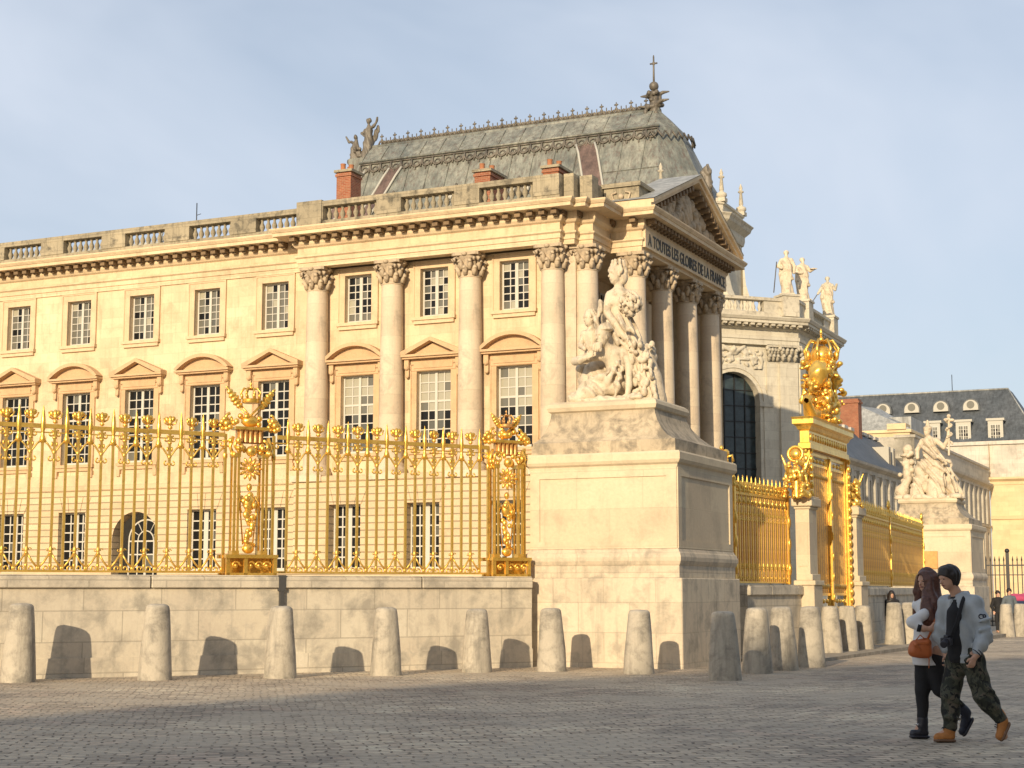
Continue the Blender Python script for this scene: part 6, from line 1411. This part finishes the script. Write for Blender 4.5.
# --- man in the grey jacket, walking left
MX0, MY0 = 4.49, 16.1
man = empty('person', Vector((MX0 + .01, MY0, gz(0, 16.1))), 0, 'short haired man in grey jacket and camouflage trousers, looking down as he walks', 'person')
hc = (-.150, -.02, 1.655)
s = SDF((-.62, -.42, -.02), (.48, .42, 1.9), .0065)
PH = head_(s, hc, .118, .35, .012, tilt=.22)
limb(s, (-.10, .0, 1.56, .056), (-.03, .01, 1.43, .062), k=.03); s.cap((-.12, .11, 1.39), (.07, -.10, 1.39), .06, .06, .06); s.chain([(-.01, 0, 1.33), (-.02, 0, 1.1), (0, 0, .9)], [.13, .115, .13], .06)
limb(s, (.08, -.11, 1.39, .055), (.145, -.205, 1.09, .043), (.045, -.26, .90, .034), (.02, -.265, .865, .026), k=.02); hand_(s, (.015, -.268, .865), (-.35, -.02, -.92), (-.85, -.25, .2), .9, .95)
limb(s, (-.14, .15, 1.36, .06), (-.19, .24, 1.09, .046), (-.15, .17, .88, .034), k=.02); hand_(s, (-.15, .17, .88), (.1, 0, -1), (-.5, -.5, 0), .9, .8)
limb(s, (.05, -.09, .88, .10), (.13, -.10, .47, .065), (.31, -.10, .26, .045), k=.03); limb(s, (-.06, .08, .88, .10), (-.15, .07, .47, .065), (-.155, .07, .15, .045), k=.03)
s.cap((.31, -.10, .26), (.33, -.10, .08), .04, .04); s.cap((-.155, .07, .12), (-.28, .07, .06), .04, .035)
s.build('body', skin, man)
def face_bits(parent, P, r, lip=True):
    m = MB()
    for b in (-1, 1): m.blob(tuple(P(.68, b * .28, .05)), (r * .07, r * .10, r * .05), 0, 8, 5); m.tube([tuple(P(.70, b * .15, .22)), tuple(P(.68, b * .30, .27)), tuple(P(.58, b * .42, .22))], r * .035, 5)
    m.build('eyes_and_brows', hairb, parent)
    m = MB(); m.tube([tuple(P(.70, -.2, -.47)), tuple(P(.78, 0, -.45)), tuple(P(.70, .2, -.47))], r * .055, 6); m.build('lips', facecol, parent)
face_bits(man, PH, .118)
s = SDF((-.36, -.22, 1.45), (.06, .2, 1.9), .008)     # hair
s.ell(PH(-.16, 0, .25), (.110, .095, .112), .02, rz=.35)
r = random.Random(11)
for i in range(46):
    a = r.random() * 6.28; e = .15 + .8 * r.random(); q = PH(-.16 + .86 * math.cos(a) * (1 - .45 * e), .78 * math.sin(a) * (1 - .4 * e), .25 + .75 * e); 
    if math.cos(a) > .2 and e < .45: continue
    s.cap(q, q + np.array([-.010, 0, -.035]), .014, .006, .02)
for b in np.linspace(-.55, .55, 11): s.cap(PH(.22, b * .8, .80), PH(.62 - .14 * b * b, b, .34 + .09 * math.sin(b * 23)), .018, .004, .03)
s.cap(PH(-.35, 0, -.35), PH(-.45, 0, .2), .070, .082, .03)
for b in (-1, 1): s.cap(PH(-.05, b * .68, .25), PH(-.12, b * .66, -.12), .030, .018, .02)
s.ripple(.004, 85, 70, 20, warp=1.0)
s.ell(PH(.66, 0, -.32), (.085, .10, .082), 0, rz=.35, sub=True)
s.build('hair', hairb, man)
s = SDF((-.36, -.34, .80), (.30, .34, 1.5), .010)      # black shirt
s.chain([(-.03, 0, 1.37), (-.03, 0, 1.1), (-.01, 0, .84)], [.115, .118, .13], .05); s.cap((-.12, .10, 1.37), (.02, -.06, 1.37), .062, .062, .05); s.ell((-.06, .0, 1.45), (.062, .058, .04), .02)
s.chain([(-.1, -.06, 1.3), (-.12, -.07, 1.05), (-.10, -.06, .86)], [.085, .085, .09], .04); s.ripple(.004, 30, 25, 9); s.build('shirt', blk, man)
jk = SDF((-.62, -.42, .78), (.42, .46, 1.52), .0085)      # open jacket
jk.chain([(-.02, 0, 1.37), (-.025, 0, 1.12), (-.0, -.01, .90)], [.14, .152, .155], .07); jk.cap((-.13, .12, 1.40), (.08, -.11, 1.40), .072, .072, .07); jk.chain([(-.04 + .072 * math.cos(a), .0 + .068 * math.sin(a), 1.485 - .02 * math.cos(a + 2.6)) for a in np.linspace(-2.0, 2.4, 12)], [.022] * 12, .03)
for P_, R_2 in (([(.085, -.12, 1.395), (.12, -.17, 1.24), (.15, -.205, 1.09), (.10, -.24, 1.0), (.05, -.262, .93)], [.076, .068, .060, .058, .050]), ([(-.14, .14, 1.40), (-.20, .22, 1.09), (-.15, .17, .93)], [.078, .068, .052])): jk.chain(P_, R_2, .07)
for (z, o_) in ((1.0, .006), (1.06, -.004), (1.13, .007), (1.22, .003)): jk.cap((.08, -.27, z), (.20, -.25, z + .03), .014, .010, .03)
# opening down the front-left and hollow neck
for z in np.arange(.80, 1.47, .03): jk.ell((-.195 + .01 * (1.4 - z), -.14, z), (.13, .068, .04), 0, rz=.75, sub=True)
jk.cap((-.05, 0, 1.36), (-.10, 0, 1.60), .058, .060, 0) if False else jk.ell((-.085, 0, 1.50), (.085, .062, .09), 0, sub=True)
jk.ripple(.0035, 26, 22, 38, 1.0, warp=1.5); jk.ripple(.0025, 60, 40, 30, 2.0, warp=1.2); jk.cut(2, .835); jk.build('jacket', satin, man)
s = SDF((-.3, -.3, .76), (.3, .3, .90), .009); s.cap((.0, -.01, .83), (.0, -.01, .865), .160, .166, .02); s.f = np.maximum(s.f, 0.80 - (s.lo[2] + s.h * np.arange(s.n[2]))[None, None, :]).astype(np.float32); s.cut(2, .89, False)
for z in np.arange(.76, .92, .03): s.ell((-.18, -.14, z), (.13, .068, .04), 0, rz=.75, sub=True)
o = s.build('waistband', satin, man)
m = MB()
for z in (.822, .868): m.tube([(.0 + .166 * math.cos(a), -.01 + .166 * math.sin(a), z) for a in np.linspace(-1.25, 2.3, 22)], .006, 5)
m.build('waistband_stripes', navy, o)
m = MB(); m.tube([(.062, -.263, .935), (.036, -.265, .905)], .048, 12, r1=.042); o = m.build('cuff', satin, man); m = MB()
for t in (.15, .8): c = np.array([.062, -.263, .935]) * (1 - t) + np.array([.036, -.265, .905]) * t; ax = np.array([-.7, 0, -.71]); u = np.array([0, 1, 0.]); v = np.cross(ax, u); m.tube([tuple(c + (u * math.cos(a) + v * math.sin(a)) * .047) for a in np.linspace(0, 6.28, 14)[:-1]], .006, 5, closed=True)
m.build('cuff_stripes', navy, o)
m = MB()       # round embroidered sleeve patch
def sl_(x, z): return (x, -.17 - math.sqrt(max(0, .086 ** 2 - (x - .125) ** 2)), z)
for dx, dz, rr_ in ((-.014, .016, .022), (.018, .020, .015), (.010, -.018, .020)): m.tube([sl_(.118 + dx + rr_ * math.cos(a), 1.255 + dz + rr_ * math.sin(a)) for a in np.linspace(0, 6.28, 12)[:-1]], .006, 5, closed=True)
m.build('sleeve_patch', navy, man)
s = SDF((-.35, -.3, .05), (.5, .3, .98), .0085)       # trousers
s.cap((.0, 0, .93), (0, 0, .86), .155, .15, .05); limb(s, (.05, -.08, .84, .122), (.135, -.10, .50, .098), (.20, -.10, .40, .088), (.30, -.10, .25, .066), k=.05); limb(s, (-.06, .07, .84, .12), (-.145, .07, .50, .094), (-.15, .07, .30, .082), (-.155, .07, .17, .072), k=.05)
for p, q in (((.06, -.17, .62), (.22, -.18, .52)), ((.10, -.19, .46), (.26, -.17, .36)), ((-.2, 0, .46), (-.06, -.02, .40)), ((-.22, 0, .26), (-.08, -.02, .24)), ((.0, -.17, .74), (.12, -.18, .66))): s.cap(p, q, .014, .012, .04)
s.ripple(.005, 16, 20, 30, 2.0, warp=1.2); s.build('trousers', camo, man)
boot(man, (-.160, .07, .13), (-.125, .07, .018), (-.335, .055, .018), nubuck, sole); boot(man, (.325, -.10, .235), (.385, -.10, .20), (.300, -.10, .022), nubuck, sole, top=.07, ud=(-.5, 0, .8))

man.scale = (.975,) * 3
# --- camera on its strap
cam_t = empty('camera', Vector((MX0 + .01, MY0, gz(0, 16.1))), 0, 'black camera hanging on a black neck strap over the man\'s shirt', 'camera'); cam_t.scale = (.975,) * 3
m = MB(); m.box(-.30, -.19, -.25, -.19, .985, 1.06, rot=-.6); m.box(-.27, -.22, -.25, -.20, 1.055, 1.085, rot=-.6); o = bevel(m.build('camera_body', blackl, cam_t), .008, 2)
m = MB(); m.lathe((0, 0, 0), [(.034, 0), (.034, .05), (.037, .055), (.037, .075), (.028, .078)], 18); m.xf(Matrix.Translation((-.262, -.25, 1.015)) @ Matrix.Rotation(-.55, 4, 'Z') @ Matrix.Rotation(math.pi / 2 + .3, 4, 'X')); m.build('lens', blackl, cam_t)
m = MB()
for P_ in ([(.02, .0, 1.51), (.0, -.085, 1.49), (-.05, -.15, 1.42), (-.09, -.19, 1.32), (-.13, -.20, 1.2), (-.20, -.225, 1.06)],):
    for d in (-.013, -.005, .005, .013): m.tube([(x + d, y, z) for x, y, z in P_], .008, 5)
m.build('neck_strap', blk, cam_t)

# --- woman with long hair
WX0, WY0 = (922 - 512) / 1613 * 16.55, 16.55
wom = empty('person', Vector((WX0, WY0, gz(0, 16.5))), 0, 'woman with long wavy auburn hair and white top walking close behind the man\'s side', 'person')
s = SDF((-.42, -.34, -.02), (.56, .3, 1.8), .0065); hw = (.045, .0, 1.585)
PW = head_(s, hw, .108, .55, .012, tilt=.05)
limb(s, (.06, 0, 1.49, .045), (.07, .0, 1.38, .05), k=.03); s.cap((.0, .12, 1.33), (.12, -.12, 1.33), .055, .055, .05); s.chain([(.06, 0, 1.3), (.04, 0, 1.08), (.04, 0, .9)], [.105, .088, .12], .05)
limb(s, (.09, -.14, 1.32, .05), (-.16, -.22, 1.17, .040), (-.07, -.26, 1.115, .032), (.0, -.265, 1.11, .024), k=.02); hand_(s, (.0, -.265, 1.11), (.9, .05, .12), (.1, 0, 1), .95, .55)
limb(s, (0, .14, 1.32, .05), (.04, .2, 1.08, .04), (.05, .17, .88, .03), k=.02); hand_(s, (.05, .17, .88), (0, -.1, -1), (-.8, 0, 0), .92, .5)
limb(s, (.08, -.07, .88, .09), (.14, -.04, .50, .06), (.37, -.02, .30, .04), k=.03); limb(s, (.0, .06, .88, .09), (-.02, .04, .50, .06), (-.03, .03, .2, .038), k=.03); s.cap((-.03, .03, .18), (-.10, .03, .06), .035, .03); s.cap((.37, -.02, .3), (.40, -.02, .12), .035, .03)
s.build('body', skin, wom); face_bits(wom, PW, .108)
s = SDF((-.3, -.3, 1.0), (.36, .3, 1.80), .008); s.ell(PW(-.14, 0, .25), (.112, .10, .118), .02, rz=.55)
for i in range(26):
    b = -1.25 + 2.5 * (i / 25); a = math.pi * .5 + b * 1.15; x0, y0 = .62 * -math.cos(a + math.pi / 2), .85 * math.sin(b * 1.2)
    P0 = PW(-.15 - .55 * math.cos(b * 1.25), .85 * math.sin(b * 1.25), .35); ww = .02 * math.sin(i * 1.7); L = .42 + .07 * math.sin(i * 2.3)
    P0[2] += 0; e = P0 + np.array([.02 * math.sin(i) - (.02 if i < 13 else 0), 0, 0]); yo = P0[1]; s.chain([P0, e + [-.012 + ww, yo * .35, -.14], e + [.02 + ww, yo * .75, -.26], e + [-.015 + ww, yo * .85, -.36], e + [.01 + ww, yo * .9, -L]], [.045, .038, .036, .034, .010], .010)
for bb, L in ((.85, .52),): P0 = PW(.28, bb, .35); s.chain([P0, P0 + [-.02, -.02, -.12], P0 + [.015, -.07, -.25], P0 + [-.02, -.085, -.36], P0 + [.0, -.09, -L]], [.03, .038, .036, .034, .012], .012)

for i in range(64):
    ph = (-2.25 + 4.5 * (i % 32) / 31) + (.07 if i >= 32 else 0); P_ = []; rl = .93 + .10 * (i % 3) / 2
    for z, rx, ry, cx in ((1.67, .070, .070, .055), (1.60, .098, .098, .058), (1.50, .090, .098, .062), (1.41, .118, .155, .055), (1.30, .138, .196, .045), (1.20, .136, .205, .04), (1.12 + .05 * math.sin(i * 2.7), .118, .195, .04)):
        q = ph + .10 * math.sin(z * 34 + i * .9); P_.append((cx + rx * rl * math.cos(q), ry * rl * math.sin(q), z))
    s.chain(P_, [.020, .024, .022, .024, .022, .018, .006], .010)
s.ell(PW(.66, 0, -.14), (.075, .072, .098), 0, rz=.55, sub=True); s.ripple(.006, 48, 40, 9, warp=1.5); s.build('hair', hairr, wom)
s = SDF((-.34, -.36, .70), (.30, .30, 1.46), .009)     # long white top
s.chain([(.06, 0, 1.32), (.045, 0, 1.08), (.03, 0, .90), (.04, 0, .76)], [.118, .118, .142, .150], .06); s.cap((.0, .12, 1.34), (.12, -.13, 1.34), .07, .07, .05); limb(s, (.09, -.12, 1.34, .06), (-.04, -.18, 1.25, .054), (-.165, -.215, 1.175, .050), (-.105, -.25, 1.13, .042), k=.03); limb(s, (0, .14, 1.33, .068), (.04, .2, 1.08, .056), (.05, .17, .93, .046), k=.03)
s.ell((.065, 0, 1.44), (.06, .06, .05), 0, sub=True); s.ripple(.007, 20, 22, 12, 3, warp=1.2); s.cut(2, .74); s.build('top', whitec, wom)
m = MB(); m.tube([(-.12, -.248, 1.128), (-.085, -.258, 1.118)], .046, 12, r1=.042); m.build('dark_cuff', blk, wom)
s = SDF((-.22, -.22, .1), (.5, .22, .95), .0085); s.cap((.04, 0, .88), (.04, 0, .82), .125, .12, .05); limb(s, (.08, -.06, .82, .10), (.14, -.04, .50, .072), (.36, -.02, .31, .05), k=.04); limb(s, (.01, .06, .82, .10), (-.02, .04, .50, .07), (-.03, .03, .15, .05), k=.04); s.ripple(.003, 25, 20, 30); s.build('trousers', blk, wom)
boot(wom, (-.03, .03, .13), (.02, .03, .02), (-.175, .02, .02), blackl, blackl, top=.06, f=.86); boot(wom, (.40, -.02, .27), (.46, -.02, .20), (.365, -.02, .025), flat('dark_blue_leather', (.018, .022, .04), .5), blackl, top=.05, f=.86, ud=(-.7, 0, .6))

bag = empty('handbag', Vector((WX0, WY0, gz(0, 16.5))), 0, 'small orange leather handbag hanging on a long strap at the woman\'s side', 'handbag')
s = SDF((-.26, -.36, .78), (.1, -.1, 1.08), .006)
s.cap((-.165, -.23, .885), (-.03, -.23, .875), .055, .055, .03, flat=((0, 1, 0), 1.1)); s.cap((-.150, -.23, .95), (-.035, -.23, .965), .050, .055, .05, flat=((0, 1, 0), 1.3)); s.ell((-.09, -.23, .90), (.10, .05, .075), .03); s.build('bag_body', orange, bag)
s = SDF((-.26, -.36, .78), (.1, -.1, 1.08), .006); s.cap((-.155, -.265, .965), (-.03, -.265, .975), .026, .03, .02, flat=((0, 1, 0), 1.6)); s.cap((-.15, -.285, .95), (-.11, -.285, .90), .02, .015, .02, flat=((0, 1, 0), 1.8)); s.build('flap', orange, bag)
m = MB(); P_ = [(-.025, -.23, .99), (.02, -.25, 1.10), (.075, -.235, 1.22), (.11, -.185, 1.34), (.12, -.10, 1.40), (.14, .02, 1.40)]
for d in (-.006, .006): m.tube([(x + d, y, z) for x, y, z in P_], .007, 5)
m.tube([(-.15, -.23, .98), (-.10, -.26, 1.05), (-.03, -.25, .99)], .007, 5); m.tube([(-.02, -.24, .88), (-.015, -.25, .80), (-.02, -.25, .72)], .006, 5); m.build('strap', orange, bag)

# --- distant pedestrians
def walker(loc, label, h, coat, legs, hairm, stance=.12, hood=False, yaw=math.pi / 2):
    t = empty('person', loc, 0, label, 'person'); s = SDF((-.4, -.35, -.02), (.4, .35, 1.85), .014); k = h / 1.75
    P = head_(s, (0, 0, 1.62), .115, yaw, .015); limb(s, (0, 0, 1.53, .055), (0, 0, 1.44, .06)); s.cap((-.15, 0, 1.38), (.15, 0, 1.38), .07, .07, .05); s.chain([(0, 0, 1.35), (0, 0, .95)], [.13, .13], .05)
    for q in (-1, 1):
        limb(s, (q * .18, 0, 1.38, .06), (q * .26, .02, 1.1, .048), (q * .22, -.10, .88, .035), k=.02); hand_(s, (q * .22, -.1, .88), (0, -.2, -1), (-q, -.3, 0), 1.0, .4)
        limb(s, (q * .08, 0, .9, .09), (q * .10, q * stance * .4 - .02, .5, .06), (q * .10, q * stance, .09, .042), k=.03); s.cap((q * .10, q * stance + .03, .05), (q * .10, q * stance - .13, .04), .045, .04)
    s.build('body', skin, t)
    s = SDF((-.4, -.3, .7), (.4, .3, 1.75), .016); s.chain([(0, 0, 1.36), (0, 0, 1.1), (0, 0, .86)], [.15, .15, .16], .05); s.cap((-.15, 0, 1.38), (.15, 0, 1.38), .09, .09, .05)
    for q in (-1, 1): s.chain([(q * .18, 0, 1.38), (q * .27, .02, 1.1), (q * .22, -.08, .92)], [.08, .072, .055], .03)
    s.build('jacket', coat, t)
    s = SDF((-.3, -.3, .05), (.3, .3, 1.0), .016); s.cap((0, 0, .92), (0, 0, .86), .14, .14, .05)
    for q in (-1, 1): limb(s, (q * .08, 0, .86, .10), (q * .10, q * stance * .4 - .02, .5, .076), (q * .10, q * stance, .12, .06), k=.04)
    s.build('trousers', legs, t)
    s = SDF((-.3, -.3, 1.3), (.3, .3, 1.85), .014); s.ell((0, .02, 1.67), (.105, .12, .115), .02)
    if hood: s.ell((0, .04, 1.55), (.15, .14, .17), .05); s.ell((0, .03, 1.40), (.21, .16, .12), .06)
    s.ell((0, -.11, 1.58), (.07, .07, .09), 0, sub=True); s.build('hair', hairm, t); t.scale = (k, k, k); return t
def px(x, Y): return (x - 512) / 1613 * Y
walker(Vector((px(997.5, 70), 70, gz(0, 70))), 'pedestrian in black jacket and trousers standing beside the farther pedestal', 1.78, blk, blk, hairb, yaw=math.pi / 2 + .4)
walker(Vector((px(1009, 68), 68, gz(0, 68))), 'pedestrian in grey jacket standing behind a bollard at the right edge', 1.86, flat('slate_grey_cloth', (.10, .12, .14), .8), blk, hairb)
walker(Vector((px(891.5, 50.2), 50.2, ap(0, 50))), 'person with dark hood and hair, only the head showing above a sunlit bollard', 1.56, blk, blk, hairb, hood=True)
# covered cart at the right edge
ct = empty('covered_cart', Vector((px(1027, 74), 74, gz(0, 74))), .1, 'dark blue covered cart with pink roof cloth, cut by the right picture edge', 'cart')
m = MB(); m.box(-.9, .9, -.5, .5, .55, .95); m.box(-.9, .9, -.5, -.46, .95, 1.35); m.box(.86, .9, -.5, .5, .95, 1.5); bevel(m.build('body', flat('blue_panel', (.02, .04, .09), .4), ct), .03, 2)
s = SDF((-1.1, -.7, 1.2), (1.1, .7, 1.9), .03); s.cap((-.8, -.3, 1.42), (.8, -.3, 1.50), .16, .18, .1); s.cap((-.75, .25, 1.5), (.8, .25, 1.56), .16, .16, .2); s.ripple(.015, 9, 6, 12); s.build('roof_cloth', flat('pink_cloth', (.42, .06, .14), .8), ct)
m = MB()
for x in (-.6, .6): m.cut(); m.tube([(x + .3 * math.cos(a), -.54, .3 + .3 * math.sin(a)) for a in np.linspace(0, 6.28, 20)[:-1]], .035, 6, closed=True)
m.build_each('wheel', M['black'], ct); m = MB(); m.box(-.9, .9, -.53, -.505, .66, .76); m.build('yellow_stripe', flat('yellow_paint', (.6, .35, .04), .5), ct)
